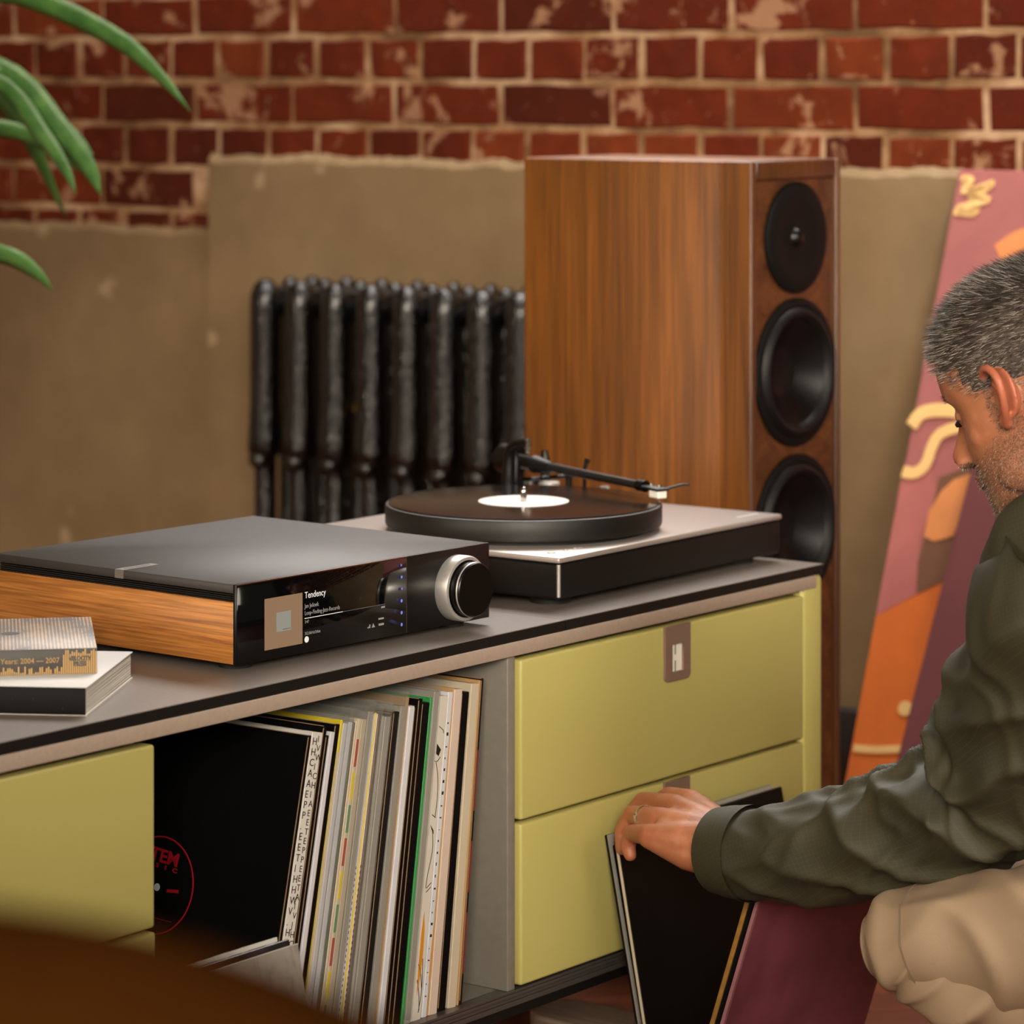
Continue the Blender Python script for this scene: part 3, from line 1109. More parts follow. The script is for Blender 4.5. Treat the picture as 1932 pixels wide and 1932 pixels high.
rmp.color_ramp.elements[0].color = lin('b3906a')
rmp.color_ramp.elements[0].position = .45
rmp.color_ramp.elements[1].color = lin('56524f')
rmp.color_ramp.elements[1].position = .6
gb = thing('hardback_book', 'grey book printed with gold sound-wave stripes lying on the white paperback', 'book', (-2.1377, 2.2018, .565), R(46))
grey_cov = plain('grey_cover', '4a4744', .5, vary=.08)
b = bmesh.new()
add_box(b, -.232, -.001, .001, .172, .0012, .0216)
mesh_obj('page_block', b, pages.m, gb)
fc = box('front_cover', -.234, .0, .0, .175, .0214, .0228, gold.m, gb, .0004, 1)
lathe('cover_dot', [(0, 0), (.0085, 0), (.0085, .0002), (0, .0002)], grey_cov, fc, 24, Matrix.Translation((-.0763, .0889, .0228)))
box('back_cover', -.234, .0, .0, .175, .0, .0012, grey_cov, gb)
spn = box('spine', -.234, .0, -.0012, .0006, .0, .0228, grey_cov, gb, .0003, 1)
gs = plain('gold_ink', 'b8935a', .5, vary=.1)
rr = random.Random(4)
x = -.2335
while x < -.001:      # gold bars printed along the foot and over the end of the spine
    hgt = rr.uniform(.0015, .0075) if x < -.0305 else rr.uniform(.017, .0222)
    if -.215 < x < -.032 and rr.random() < .25:
        hgt *= .3
    box('gold_bar', x, x + .0013, -.00145, -.0012, .0004, .0004 + hgt, gs, spn)
    x += .0019
text('spine_title', 'Years: 2004 \u2014 2007', .0068, gs, spn, (-.0855, -.0015, .0105), sx=.92)
text('publisher', 'VELOCITY', .0055, grey_cov, spn, (-.0152, -.0016, .0122), align='CENTER', sx=.78, bold=.0003)
text('publisher', 'PRESS', .0055, grey_cov, spn, (-.0152, -.0016, .0074), align='CENTER', sx=.78, bold=.0003)

# ================================================================== records in the open bay
SL = .315
sm = {}
for k, c, rg in (('blk', '0b0a0b', .45), ('box', 'cfcbc4', .6), ('wht', 'c9cad0', .55), ('yel', 'c8a03a', .55), ('grn', '3f6652', .5), ('brn', '5b5048', .55), ('crm', 'bfb29c', .6), ('mul', 'b8ad96', .6), ('gry', '9a978e', .45), ('lem', 'c9b430', .55), ('pnk', 'c9b6a8', .6), ('chr', '1c1a1a', .45), ('grn2', '2f8a46', .5), ('ill', 'cbc5ba', .6), ('tan', 'b08a58', .65), ('red', '1a0f0f', .5), ('redw', '7a2a20', .6), ('wear', '8e7458', .8), ('ink', '16130f', .7), ('ora', 'c8841c', .6), ('redi', 'a01022', .55), ('gr3', '5c8468', .6), ('re3', '9c4a40', .6)):
    sm[k] = plain('sleeve_' + k, c, rg, vary=.06, vscale=25, spec=.12 if k in ('blk', 'chr', 'red') else .4)
pg = NT('clear_plastic')
tr = pg.n('ShaderNodeBsdfTransparent')
gs_ = pg.n('ShaderNodeBsdfGlossy')
gs_.inputs['Roughness'].default_value = .16
df = pg.n('ShaderNodeBsdfDiffuse')
df.inputs['Color'].default_value = lin('c8c8c0')
nb = pg.noise(pg.coords('Object', (60, 60, 14)), 1.0, 3)
bpn = pg.n('ShaderNodeBump')
bpn.inputs['Strength'].default_value = .7
bpn.inputs['Distance'].default_value = .004
pg.l(nb, bpn.inputs['Height'])
pg.l(bpn.outputs[0], gs_.inputs['Normal'])
m1 = pg.n('ShaderNodeMixShader')
m1.inputs[0].default_value = .62
pg.l(df.outputs[0], m1.inputs[1])
pg.l(gs_.outputs[0], m1.inputs[2])
m2 = pg.n('ShaderNodeMixShader')
m2.inputs[0].default_value = .22
pg.l(tr.outputs[0], m2.inputs[1])
pg.l(m1.outputs[0], m2.inputs[2])
pg.l(m2.outputs[0], pg.out.inputs['Surface'])
M['plastic'] = pg.m

G = 'record sleeves standing in the open bay'
LP = [  # kind, bottom position along the bay, thickness, lean, forward offset, height change, plastic, label
    ('blk', 2.3600, .0051, .229, .000, .000, 0, 'black record sleeve with a red ring label facing the open side of the bay'),
    ('box', 2.3659, .0158, .226, -.001, .004, 0, 'thick white record box printed all over with black letters'),
    ('blk', 2.3840, .0056, .219, .000, .008, 0, 'black record sleeve next to the white box printed with letters'),
    ('blk', 2.3904, .0048, .217, .001, -.008, 0, 'shorter black record sleeve beside the bluish white one'),
    ('wht', 2.3958, .0068, .215, -.003, -.004, 0, 'bluish white record sleeve standing between black ones'),
    ('blk', 2.4036, .0076, .212, .001, .006, 0, 'black record sleeve with frayed edge beside the one edged in yellow'),
    ('yel', 2.4123, .0040, .208, .000, .010, 0, 'record sleeve with bright yellow top beside a frayed black one'),
    ('wht', 2.4169, .0064, .206, -.001, .004, 1, 'white record sleeve in clear plastic behind the yellow topped one'),
    ('wht', 2.4243, .0069, .204, -.002, .004, 1, 'white record sleeve in clear plastic beside the dark green edged one'),
    ('grn', 2.4321, .0028, .201, .000, .002, 0, 'dark green edged thin record sleeve among pale ones'),
    ('brn', 2.4353, .0028, .199, .000, .000, 0, 'thin brown record sleeve beside the dark green edged one'),
    ('crm', 2.4386, .0037, .198, .001, .002, 0, 'thin cream record sleeve beside the spine with coloured blocks'),
    ('mul', 2.4427, .0049, .196, .000, .004, 0, 'record sleeve with red, green and yellow blocks down its spine'),
    ('crm', 2.4483, .0074, .194, -.001, .002, 1, 'cream record sleeve wrapped in plastic after the coloured spine'),
    ('gry', 2.4566, .0082, .191, -.004, .012, 1, 'grey record sleeve in wrinkled plastic standing taller than its neighbours'),
    ('wht', 2.4660, .0049, .187, .000, .006, 0, 'white record sleeve beside the thin lemon yellow spine'),
    ('lem', 2.4715, .0021, .185, .000, .006, 0, 'very thin lemon yellow record sleeve'),
    ('pnk', 2.4739, .0029, .184, .001, .004, 0, 'thin pale pink record sleeve beside the lemon yellow one'),
    ('brn', 2.4772, .0050, .183, .000, .000, 1, 'grey-brown record sleeve in plastic beside the thin pale pink one'),
    ('gry', 2.4828, .0041, .181, .000, -.002, 0, 'light grey record sleeve between brown and crumpled plastic'),
    ('gry', 2.4875, .0091, .179, -.004, -.004, 1, 'record sleeve in shiny crumpled plastic beside the charcoal ones'),
    ('blk', 2.4977, .0050, .175, .000, -.002, 0, 'black record sleeve with a tan line beside the thick charcoal one'),
    ('chr', 2.5033, .0092, .173, .000, .000, 0, 'thick charcoal record sleeve'),
    ('gry', 2.5137, .0092, .169, -.003, .006, 1, 'pale grey record sleeve in plastic beside the thick charcoal one'),
    ('tan', 2.5242, .0051, .165, .003, .018, 0, 'brown cardboard record sleeve sticking up behind clear plastic'),
    ('wht', 2.5299, .0085, .163, -.001, .002, 0, 'clean white record sleeve in front of three black ones'),
    ('blk', 2.5394, .0059, .159, .000, .000, 0, 'thin black record sleeve with a tan edge right after the clean white one'),
    ('blk', 2.5460, .0068, .156, .000, .010, 0, 'tall black record sleeve with a tan edge between two other black ones'),
    ('blk', 2.5537, .0120, .153, .001, .002, 0, 'thick black record sleeve with a tan edge right before the bright green one'),
    ('grn2', 2.5671, .0039, .148, .000, .006, 0, 'bright green edged record sleeve beside a thick black one'),
    ('gry', 2.5715, .0090, .146, -.004, .016, 1, 'tall grey record sleeve in plastic beside the bright green one'),
    ('ill', 2.5816, .0156, .143, -.001, .006, 0, 'thick white record box with black line drawings and an orange shape'),
    ('wht', 2.5990, .0078, .136, .000, .008, 0, 'white record sleeve with dotted spine print beside the drawn box'),
    ('tan', 2.6077, .0017, .132, .000, .012, 0, 'very thin tan record sleeve beside the dotted white one'),
    ('pnk', 2.6097, .0131, .132, -.001, .010, 0, 'thick pinkish white record sleeve'),
    ('blk', 2.6243, .0123, .126, .000, .002, 0, 'thick black record sleeve between pinkish white and cream ones'),
    ('crm', 2.6400, .0133, .120, -.001, .012, 0, 'thick cream record sleeve with a black square on its face'),
    ('tan', 2.6548, .0034, .114, .000, .014, 0, 'thin tan cardboard record sleeve beside the thick cream one'),
    ('red', 2.6587, .0045, .113, .000, .016, 0, 'black record sleeve with worn red spine nearest the grey divider'),
]
rl = random.Random(21)
for idx, (kind, yb, th, lean_k, fwd, dh, pls, lab) in enumerate(LP):
    t = thing('record_sleeve', lab, 'record sleeve', (FX - .013 - fwd * .3, yb, .1772), 0, G)
    t.rotation_euler = Matrix.Rotation(R(90), 3, 'Z').to_euler()
    ang = math.atan(lean_k)
    t.rotation_euler = (Matrix.Rotation(R(90), 3, 'Z') @ Matrix.Rotation(ang, 3, 'Y')).to_euler()
    hh = min(SL + dh * .6 - .004, .325)
    th2 = th - .0004
    bm = bmesh.new()
    add_box(bm, .0001, th2, 0, SL, 0, hh, min(.0006, th2 * .3), 1)
    body_m = sm['lem'] if kind == 'yel' else sm[kind]
    o = mesh_obj('sleeve', bm, body_m, t)
    if kind == 'yel':
        box('cream_spine', .0, th2, -.0004, .0, .002, hh - .03, sm['crm'], t)
    if kind in ('blk', 'chr', 'red'):
        box('worn_edge', -.0001, .0006, -.0002, .0006, .004, hh - .002, sm['wear'], t)
        box('worn_edge', -.0001, .0005, .0006, .24, hh - .0005, hh + .0002, sm['wear'], t)
    if kind == 'red':
        for z0, z1 in ((.03, .09), (.11, .16), (.19, .25)):
            box('red_wear', th2 * .3, th2 * .8, -.0003, .0, z0, z1, sm['redw'], t)
    if kind == 'mul':
        for j in range(9):
            z0 = .02 + j * .031
            box('colour_block', .0006, th2 - .0006, -.0003, 0, z0, z0 + .026, sm[('gr3', 'lem', 're3')[j % 3]], t)
    if pls:
        bm = bmesh.new()
        ph = hh + .010 + rl.uniform(-.004, .006)
        n = 16
        for xx in (-.0004, th2 + .0002):
            prev = None
            for i in range(n + 1):
                z = .004 + (ph - .004) * i / n
                wv_ = .0016 * noise.noise(Vector((idx, z * 40, xx * 300)))
                a = bm.verts.new((xx + wv_ * .2, -.001 + wv_ * .8, z))
                b = bm.verts.new((xx, .30, z))
                if prev:
                    bm.faces.new((prev[0], a, b, prev[1]))
                prev = (a, b)
        for i in range(n):
            z0, z1 = .004 + (ph - .004) * i / n, .004 + (ph - .004) * (i + 1) / n
            wa, wb_ = (.0009 * noise.noise(Vector((idx, z * 40, 9))) for z in (z0, z1))
            bm.faces.new([bm.verts.new(q) for q in ((-.0004, -.001 + wa, z0), (th2 + .0002, -.001 + wa, z0), (th2 + .0002, -.001 + wb_, z1), (-.0004, -.001 + wb_, z1))])
        mesh_obj('plastic_outer', bm, M['plastic'], t, True)
    if idx == 0:
        # round red label printed on the face that looks out of the bay
        rc_ = Matrix.Translation((.0, .160, .150)) @ Matrix.Rotation(-PI / 2, 4, 'Y')
        lathe('red_ring', [(.0448, 0), (.0448, .0003), (.0462, .0003), (.0462, 0)], sm['redi'], t, 96, rc_)
        rt_ = (PI / 2, R(5), -PI / 2)
        text('label_print', 'SYSTEM', .0172, sm['redi'], t, (-.0003, .1375, .1700), rt_, 'RIGHT', sx=1.15, bold=.0005)
        text('label_print', 'M   U   S   I   C', .0058, sm['redi'], t, (-.0003, .1375, .1640), rt_, 'RIGHT', sx=1.6, bold=.0002)
        poly_prism('label_rule', [(.132, .1462), (.147, .1450), (.147, .1480), (.132, .1492)], -.0003, sm['redi'], t, 'yz', .0)
        lathe('centre_hole', [(0, 0), (.0036, 0), (.0036, .0003), (0, .0003)], sm['wht'], t, 20, Matrix.Translation((.0, .160, .148)) @ Matrix.Rotation(-PI / 2, 4, 'Y'))
        poly_prism('label_rule', [(.135, .1185), (.185, .1205), (.185, .1209), (.135, .1189)], -.0003, sm['redi'], t, 'yz', .0)
    if kind == 'box':
        text('letter_column', '\n'.join('HHCAAEPP.EETIHHWV.HHCAAT'), .0098, sm['ink'], t, (.0012, -.0003, hh - .012), spacing=1).data
        text('letter_column', '\n'.join('IVWICHIAEETEPPEETAIVJHC.NHIHA'), .0086, sm['ink'], t, (.0085, -.0003, hh - .009))
        text('letter_row', 'HV WM HV VH AM VC', .008, sm['ink'], t, (.0022, .010, hh + .0003), (0, 0, PI / 2), extrude=.0001)
    if kind == 'ill':
        def ink(pts, wd=.0006, m='ink', nm='drawn_line'):
            poly_prism(nm, stroke(pts, wd, 12), -.0003, sm[m], t, 'xz', -.0001)
        ink([(.004, .285), (.011, .281), (.012, .278)], .0006)
        poly_prism('drawn_shape', [(.003, .268), (.010, .262), (.007, .256), (.003, .258)], -.0003, sm['ink'], t, 'xz', -.0001)
        ink([(.002, .251), (.006, .251), (.010, .255)])
        ink([(.004, .250), (.009, .235), (.011, .215), (.010, .196)])
        ink([(.005, .199), (.011, .196)], .0007)
        poly_prism('drawn_shape', [(.004, .189), (.009, .184), (.010, .180), (.006, .185)], -.0003, sm['ink'], t, 'xz', -.0001)
        ink([(.008, .183), (.0105, .165), (.006, .140), (.005, .128)])
        ink([(.006, .128), (.013, .133)])
        ink([(.006, .124), (.013, .129)])
        poly_prism('orange_shape', [(.0060, .105), (.0085, .090), (.0095, .070), (.0085, .045), (.0055, .025), (.0045, .05), (.0045, .085)], -.0003, sm['ora'], t, 'xz', -.0001)
        ink([(.010, .060), (.0125, .030), (.010, .008)])
        ink([(.004, .055), (.009, .045), (.012, .032)])
        ink([(.004, .040), (.009, .025), (.011, .010)])
    if kind == 'wht' and th > .0070 and yb > 2.59:
        for j in range(24):
            z = .02 + j * .0115
            box('spine_print', .0022, .0022 + rl.uniform(.001, .003), -.0002, 0, z, z + rl.uniform(.0006, .0035), sm['ink'], t)
        poly_prism('orange_print', [(.0065, .085), (.0076, .07), (.0074, .045), (.0060, .035), (.0058, .06)], -.0003, sm['ora'], t, 'xz', -.0001)
    if kind == 'wht' and abs(yb - 2.4660) < 1e-4 or kind == 'pnk' and th < .004:
        for j in range(26):
            z = .03 + j * .0055
            box('spine_print', .0010, .0010 + .0011, -.0002, 0, z, z + .0026, sm['brn'], t)
    if kind == 'crm' and th > .012:
        box('black_square', -.0002, .0, .012, .30, .010, hh - .020, sm['blk'], t)

# ================================================================== sleeves leaning on the front of the sideboard
def leaning(label, xt, xb, ynear, group, m, th, parts=None, name='record_sleeve'):
    """sleeve standing on the floor, its top leaning towards xt; local x along the sideboard, z up the sleeve"""
    a = math.atan2(xb - xt, math.sqrt(SL * SL - (xb - xt) ** 2))
    t = thing(name, label, 'record sleeve', (xb, ynear, .0005 + abs(math.sin(a)) * th * (1 if a < 0 else 0)), 0, group)
    t.rotation_euler = (Matrix.Rotation(R(90), 3, 'Z') @ Matrix.Rotation(-a, 3, 'X')).to_euler()
    bm = bmesh.new()
    add_box(bm, 0, SL, 0, th, 0, SL, .0008, 1)
    o = mesh_obj('sleeve', bm, m, t)
    return t, o


G2 = 'sleeves leaning on the open bay'
wsk = NT('grey_wash_drawing')
wv2 = wsk.noise(wsk.coords('Object', (14, 14, 14)), 1.0, 4, .6, 1.5)
wsk.set(Base_Color=wsk.ramp(wv2, [(.44, '57524e'), (.48, 'b4b0a8'), (.60, 'c8c4bc'), (.64, '8a8680')]), Roughness=.6)
ph2 = NT('dark_photo_print')
wv3 = ph2.noise(ph2.coords('Object', (20, 20, 20)), 1.0, 4)
ph2.set(Base_Color=ph2.ramp(wv3, [(.4, '141012'), (.62, '352c30'), (.72, '6b625f')]), Roughness=.3)
gk = NT('grey_board_print')
wv4 = gk.noise(gk.coords('Object', (40, 40, 18)), 1.0, 5, .65, .8)
gk.set(Base_Color=gk.ramp(wv4, [(.38, '77716a'), (.5, '8c867d'), (.66, '958f84')]), Roughness=.7)
t, o = leaning('white record sleeve with grey wash drawing leaning on the bay', -2.058, -2.000, 2.3546 - SL, G2, wsk.m, .003)
box('white_border', 0, SL, -.0003, 0, SL - .004, SL, sm['box'], t)
t, o = leaning('dark photographic record sleeve leaning between white and grey ones', -2.046, -1.985, 2.3585 - SL, G2, ph2.m, .003)
t, o = leaning('grey cardboard record sleeve with faint print leaning in front of the others', -2.030, -1.965, 2.3525 - SL, G2, gk.m, .004)
box('pale_edge', 0, SL, .0, .0042, SL - .0002, SL + .0002, sm['box'], t)

G3 = 'record sleeves on the floor before the drawers'
t, o = leaning('record sleeve with pale grey border leaning on the lower drawer', -2.062, -1.998, 2.8800, G3, sm['blk'], .0035)
for a in ((0, SL, SL - .012, SL), (SL - .012, SL, 0, SL - .012), (0, .006, 0, SL - .012)):
    box('pale_border', a[0], a[1], -.0003, 0, a[2], a[3], sm['gry'], t)
t, o = leaning('black record sleeve with a white worn edge held by the crouching person', -2.045, -1.985, 2.8746, G3, plain('black_gloss_sleeve', '0a090a', .38, vary=.1, spec=.15), .0050)
box('white_edge', -.0006, .0, .0006, .0036, .004, SL - .004, sm['crm'], t)
box('worn_edge', -.0004, .0, .0036, .0050, .004, SL - .004, sm['blk'], t)
# the other half of the fan, leaning towards the person
for lab, xo, th, m, edge in (('purple record sleeve with faded pink edge leaning towards the crouching person', .0, .0040, 'purple', 'pink'),
                             ('dark blue-black record sleeve leaning behind the purple one', -.0062, .0045, 'blk', None),
                             ('ochre edged record sleeve leaning behind the dark one', -.0125, .0050, 'ochre', None)):
    if m == 'purple':
        pm_ = NT('purple_cover')
        pv_ = pm_.noise(pm_.coords('Object', (9, 9, 9)), 1.0, 4)
        pm_.set(Base_Color=pm_.ramp(pv_, [(.35, '66323f'), (.6, '7c4050'), (.75, '8c4e5a')]), Roughness=.45)
        mm = pm_.m
    else:
        mm = sm['blk'] if m == 'blk' else plain('ochre_edge', '8a6226', .7, vary=.2, vscale=120)
    t, o = leaning(lab, -1.860 + xo, -1.958 + xo, 2.8746 - xo * .2, G3, mm, th)
    if edge:
        box('pink_edge', -.0004, .0035, -.0002, .0035, .004, SL - .004, plain('faded_pink_edge', '8a5a60', .7, vary=.15), t)

# ================================================================== pale board on the floor below the sideboard
bd = thing('wooden_board', 'pale wooden board with a rounded end lying on the floor under the sideboard', 'board', (-2.345, 3.142, 0), R(-4))
pts = [(.035 + .035 * math.cos(a), .04 * math.sin(a)) for a in [PI / 2 + PI * i / 12 for i in range(13)]] + [(.26, -.04), (.26, .04)]
pw = wood_mat('pale_board', [(.25, 'b8a288'), (.5, 'cdb79e'), (.78, 'd8c4ac')], 'x', 1.0, .6, .05)
o = poly_prism('plank', pts, .030, pw, bd, 'xy', .0)

# ================================================================== palm in a pot beyond the sideboard
pt = thing('potted_palm', 'green palm with long arching leaves in a clay pot behind the sideboard', 'plant', (-3.50, 3.10, 0))
lathe('pot', [(0, .005), (.10, .0), (.115, .02), (.150, .26), (.160, .27), (.160, .30), (.148, .30), (.140, .27), (0, .265)], plain('clay_pot', '6e4632', .8, vary=.1), pt, 40)
leafm = NT('palm_leaf')
lvz = leafm.noise(leafm.coords('Object', (30, 30, 30)), 1.0, 3)
leafm.set(Base_Color=leafm.ramp(lvz, [(.35, '3f6a34'), (.65, '5c8a48')]), Roughness=.36, Subsurface_Weight=.0)


def leaf(pts, wmax, n=22, prof=None):
    c = spline([Vector(p) - Vector((-3.50, 3.10, 0)) for p in pts], n)
    bm = bmesh.new()
    rows = []
    for i, p in enumerate(c):
        u = i / (n - 1)
        wd = wmax * (min(1, .35 + 1.6 * u) if u < .5 else 1) * (1 if u < .55 else max(.02, 1 - ((u - .55) / .45) ** 1.6))
        tg_ = (c[min(i + 1, n - 1)] - c[max(i - 1, 0)]).normalized()
        sd = tg_.cross(Vector((-.35, .55, .75))).normalized()
        nr = sd.cross(tg_).normalized()
        rows.append([bm.verts.new(p + sd * wd * k + nr * (abs(k) * wd * .35)) for k in (-.5, -.25, 0, .25, .5)])
    for a, b in zip(rows, rows[1:]):
        for k in range(4):
            bm.faces.new((a[k], a[k + 1], b[k + 1], b[k]))
    o = mesh_obj('leaf', bm, leafm.m, pt, True)
    md = o.modifiers.new('thick', 'SOLIDIFY')
    md.thickness = .0008
    return o


TOPP = (-3.50, 3.10, .55)
leaf([TOPP, (-3.47, 3.13, .95), (-3.42, 3.18, 1.17), (-3.33, 3.246, 1.206), (-3.218, 3.332, 1.150), (-3.165, 3.372, 1.100), (-3.127, 3.4015, 1.049)], .046)
leaf([TOPP, (-3.45, 3.12, .85), (-3.38, 3.15, 1.10), (-3.296, 3.210, 1.092), (-3.245, 3.249, 1.030), (-3.205, 3.279, .975), (-3.189, 3.292, .938)], .062)
leaf([TOPP, (-3.45, 3.12, .85), (-3.37, 3.155, 1.085), (-3.296, 3.212, 1.090), (-3.250, 3.247, 1.045), (-3.215, 3.272, 1.012), (-3.196, 3.286, .992)], .040)
leaf([TOPP, (-3.45, 3.12, .80), (-3.38, 3.15, 1.08), (-3.300, 3.207, 1.085), (-3.255, 3.241, 1.020), (-3.228, 3.262, .972), (-3.215, 3.272, .940)], .036)
leaf([TOPP, (-3.47, 3.16, .85), (-3.42, 3.23, 1.00), (-3.369, 3.281, 1.020), (-3.317, 3.320, .998), (-3.28, 3.35, .965)], .040)
leaf([TOPP, (-3.44, 3.11, .74), (-3.36, 3.13, .865), (-3.26, 3.175, .856), (-3.225, 3.201, .836), (-3.204, 3.2174, .8134)], .044)
for a, h in ((140, 1.3), (190, 1.15), (240, 1.05), (290, 1.25), (100, 1.1)):
    dx, dy = math.cos(R(a)), math.sin(R(a))
    leaf([TOPP, (-3.5 + dx * .06, 3.1 + dy * .06, h * .8), (-3.5 + dx * .2, 3.1 + dy * .2, h), (-3.5 + dx * .4, 3.1 + dy * .4, h * .95), (-3.5 + dx * .55, 3.1 + dy * .55, h * .8)], .05)
tube('stem', [(0, 0, .26), (.004, .006, .42), (0, 0, .60)], [.028, .024, .018], plain('palm_stem', '4a4a28', .8, vary=.2), pt, 12)

# ================================================================== leather armchair close to the camera
ac = thing('leather_armchair', 'brown leather armchair with a rounded back close in front', 'armchair', (-.898, .824, 0), R(37.2))
lth = NT('brown_leather')
lv_ = lth.noise(lth.coords('Object', (5, 5, 5)), 1.0, 4)
lth.set(Base_Color=lth.ramp(lv_, [(.3, '321a08'), (.6, '48280c'), (.8, '5c3814')]), Roughness=.8, Specular_IOR_Level=.0)
bk = bmesh.new()
rows = []
for i in range(21):          # rounded back shell: arc in plan, crowned on top
    a = -1.15 + 2.3 * i / 20
    top = .893 - .30 * (abs(a) / 1.15) ** 2.6
    r_ = .36
    row = []
    for (dr, z) in ((0, .22), (0, .45), (-.004, top - .10), (-.010, top - .035), (.012, top - .006), (.045, top), (.078, top - .008), (.098, top - .04), (.104, top - .12), (.100, .45), (.100, .22)):
        rr_ = r_ + dr - .05
        row.append(bk.verts.new((rr_ * math.sin(a), rr_ * math.cos(a) * -.9, z)))
    rows.append(row)
for a, b in zip(rows, rows[1:]):
    for k in range(len(a)):
        bk.faces.new((a[k], b[k], b[(k + 1) % len(a)], a[(k + 1) % len(a)]))
bk.faces.new(rows[0])
bk.faces.new(rows[-1][::-1])
bmesh.ops.recalc_face_normals(bk, faces=bk.faces[:])
o = mesh_obj('back_shell', bk, lth.m, ac, True)
sd_ = o.modifiers.new('sub', 'SUBSURF')
sd_.levels = sd_.render_levels = 2
bm = bmesh.new()
add_box(bm, -.29, .29, -.24, .30, .22, .44, .06, 4)
sharp(mesh_obj('seat', bm, lth.m, ac), 60)
for x, y in ((-.22, -.18), (.22, -.18), (-.22, .24), (.22, .24)):
    cyl('leg', (x, y, 0), (x, y, .23), .014, M['walnut_dark'], ac, .022, 14)

# ================================================================== the crouching person
J = {
    'head': (-1.5353, 2.8521, 0.7995),
    'index': [(-1.9782, 2.9114, 0.3494), (-2.0245, 2.939, 0.3437), (-2.0498, 2.9512, 0.3305), (-2.0538, 2.9481, 0.3149)],
    'middle': [(-1.9763, 2.8814, 0.3494), (-2.0342, 2.9065, 0.3424), (-2.053, 2.9111, 0.3242), (-2.0528, 2.905, 0.3076)],
    'ring': [(-1.9746, 2.8513, 0.3424), (-2.0262, 2.8749, 0.3352), (-2.0398, 2.8771, 0.3165), (-2.0373, 2.8727, 0.3001)],
    'pinky': [(-1.9697, 2.8236, 0.3318), (-2.0093, 2.8501, 0.3233), (-2.0157, 2.8515, 0.3097), (-2.0106, 2.8491, 0.3011)],
    'thumb': [(-1.9335, 2.8762, 0.3327), (-1.9858, 2.9119, 0.3155), (-2.0212, 2.9226, 0.2988)],
    'wrist': (-1.8859, 2.8433, 0.3307),
    'elbow': (-1.5659, 2.8289, 0.4281),
    'shoulder': (-1.4482, 2.7299, 0.6523),
    'shoulderR': (-1.5300, 3.0900, 0.5950),
    'elbowR': (-1.5800, 3.1300, 0.3549),
    'wristR': (-1.6800, 3.2000, 0.3000),
    'neckbase': (-1.4550, 2.9150, 0.6450),
    'chest': (-1.4250, 2.9500, 0.5600),
    'waist': (-1.3500, 2.9700, 0.4439),
    'hipc': (-1.3300, 2.9694, 0.3828),
    'hipL': (-1.3208, 2.8391, 0.3500),
    'kneeL': (-1.6300, 2.7815, 0.2860),
    'ankleL': (-1.3583, 2.8859, 0.2100),
    'toeL': (-1.4405, 2.8760, 0.030),
    'hipR': (-1.4162, 3.068, 0.3401),
    'kneeR': (-1.7023, 3.1016, 0.2651),
    'ankleR': (-1.4328, 3.1079, 0.180),
    'toeR': (-1.5135, 3.0946, 0.030),
}
fw = Vector((-math.sin(R(37.2)), math.cos(R(37.2)), 0))
rt = Vector((math.cos(R(37.2)), math.sin(R(37.2)), 0))
per = thing('person', 'person with cropped grey hair crouching in an olive jacket and beige trousers, flipping through records', 'person', (-1.45, 2.90, 0))
PO = Vector((-1.45, 2.90, 0))
V = lambda p: Vector(p) - PO

skin = NT('skin')
sv1 = skin.coords('Object', (1, 1, 1))
s1 = skin.noise(sv1, 26, 4, .6)
s2_ = skin.noise(sv1, 420, 3, .6)
c = skin.ramp(s1, [(.3, '8e5638'), (.55, 'a5694a'), (.75, 'b87c5c')])
vc = skin.n('ShaderNodeVertexColor', layer_name='tone')
sepc = skin.n('ShaderNodeSeparateColor')
skin.l(vc.outputs['Color'], sepc.inputs[0])
# red channel: beard stubble, green channel: reddish skin (ears, knuckles)
st = skin.n('ShaderNodeMath', operation='MULTIPLY')
skin.l(sepc.outputs[0], st.inputs[0])
skin.l(skin.ramp(skin.noise(sv1, 700, 2, .5), [(.40, (.15, .15, .15, 1)), (.56, (.95, .95, .95, 1))]), st.inputs[1])
c = skin.mix(st.outputs[0], c, '4f4138')
gm = skin.n('ShaderNodeMath', operation='MULTIPLY')
gm.inputs[1].default_value = .75
skin.l(sepc.outputs[1], gm.inputs[0])
c = skin.mix(gm.outputs[0], c, 'b05e48')
skin.set(Base_Color=c, Roughness=.48, Subsurface_Weight=.10, Subsurface_Radius=(.010, .004, .002), Subsurface_Scale=.5)
skin.bump(s2_, .22, .0012)


def chain(bm, pts, rad, seg=20, flat=None):
    """tapered limb: spheres at the joints and cones between them"""
    pts = [Vector(p) for p in pts]
    for p, r in zip(pts, rad):
        bmesh.ops.create_icosphere(bm, subdivisions=3, radius=r, matrix=Matrix.Translation(p))
    for i in range(len(pts) - 1):
        add_cyl(bm, pts[i], pts[i + 1], rad[i], rad[i + 1], seg)


def ell(bm, c, r, mat=Matrix(), sub=3):
    bmesh.ops.create_icosphere(bm, subdivisions=sub, radius=1, matrix=mat @ Matrix.Translation(c) @ Matrix.Diagonal((r[0], r[1], r[2], 1)))


def remeshed(bm, voxel, smooth=0):
    bmesh.ops.recalc_face_normals(bm, faces=bm.faces[:])
    me = bpy.data.meshes.new('tmp')
    bm.to_mesh(me)
    bm.free()
    o = bpy.data.objects.new('tmp', me)
    col.objects.link(o)
    md = o.modifiers.new('r', 'REMESH')
    md.mode = 'VOXEL'
    md.voxel_size = voxel
    if smooth:
        ms = o.modifiers.new('s', 'SMOOTH')
        ms.factor = .5
        ms.iterations = smooth
    bpy.context.view_layer.update()
    me2 = bpy.data.meshes.new_from_object(o.evaluated_get(bpy.context.evaluated_depsgraph_get()))
    bpy.data.objects.remove(o)
    return me2


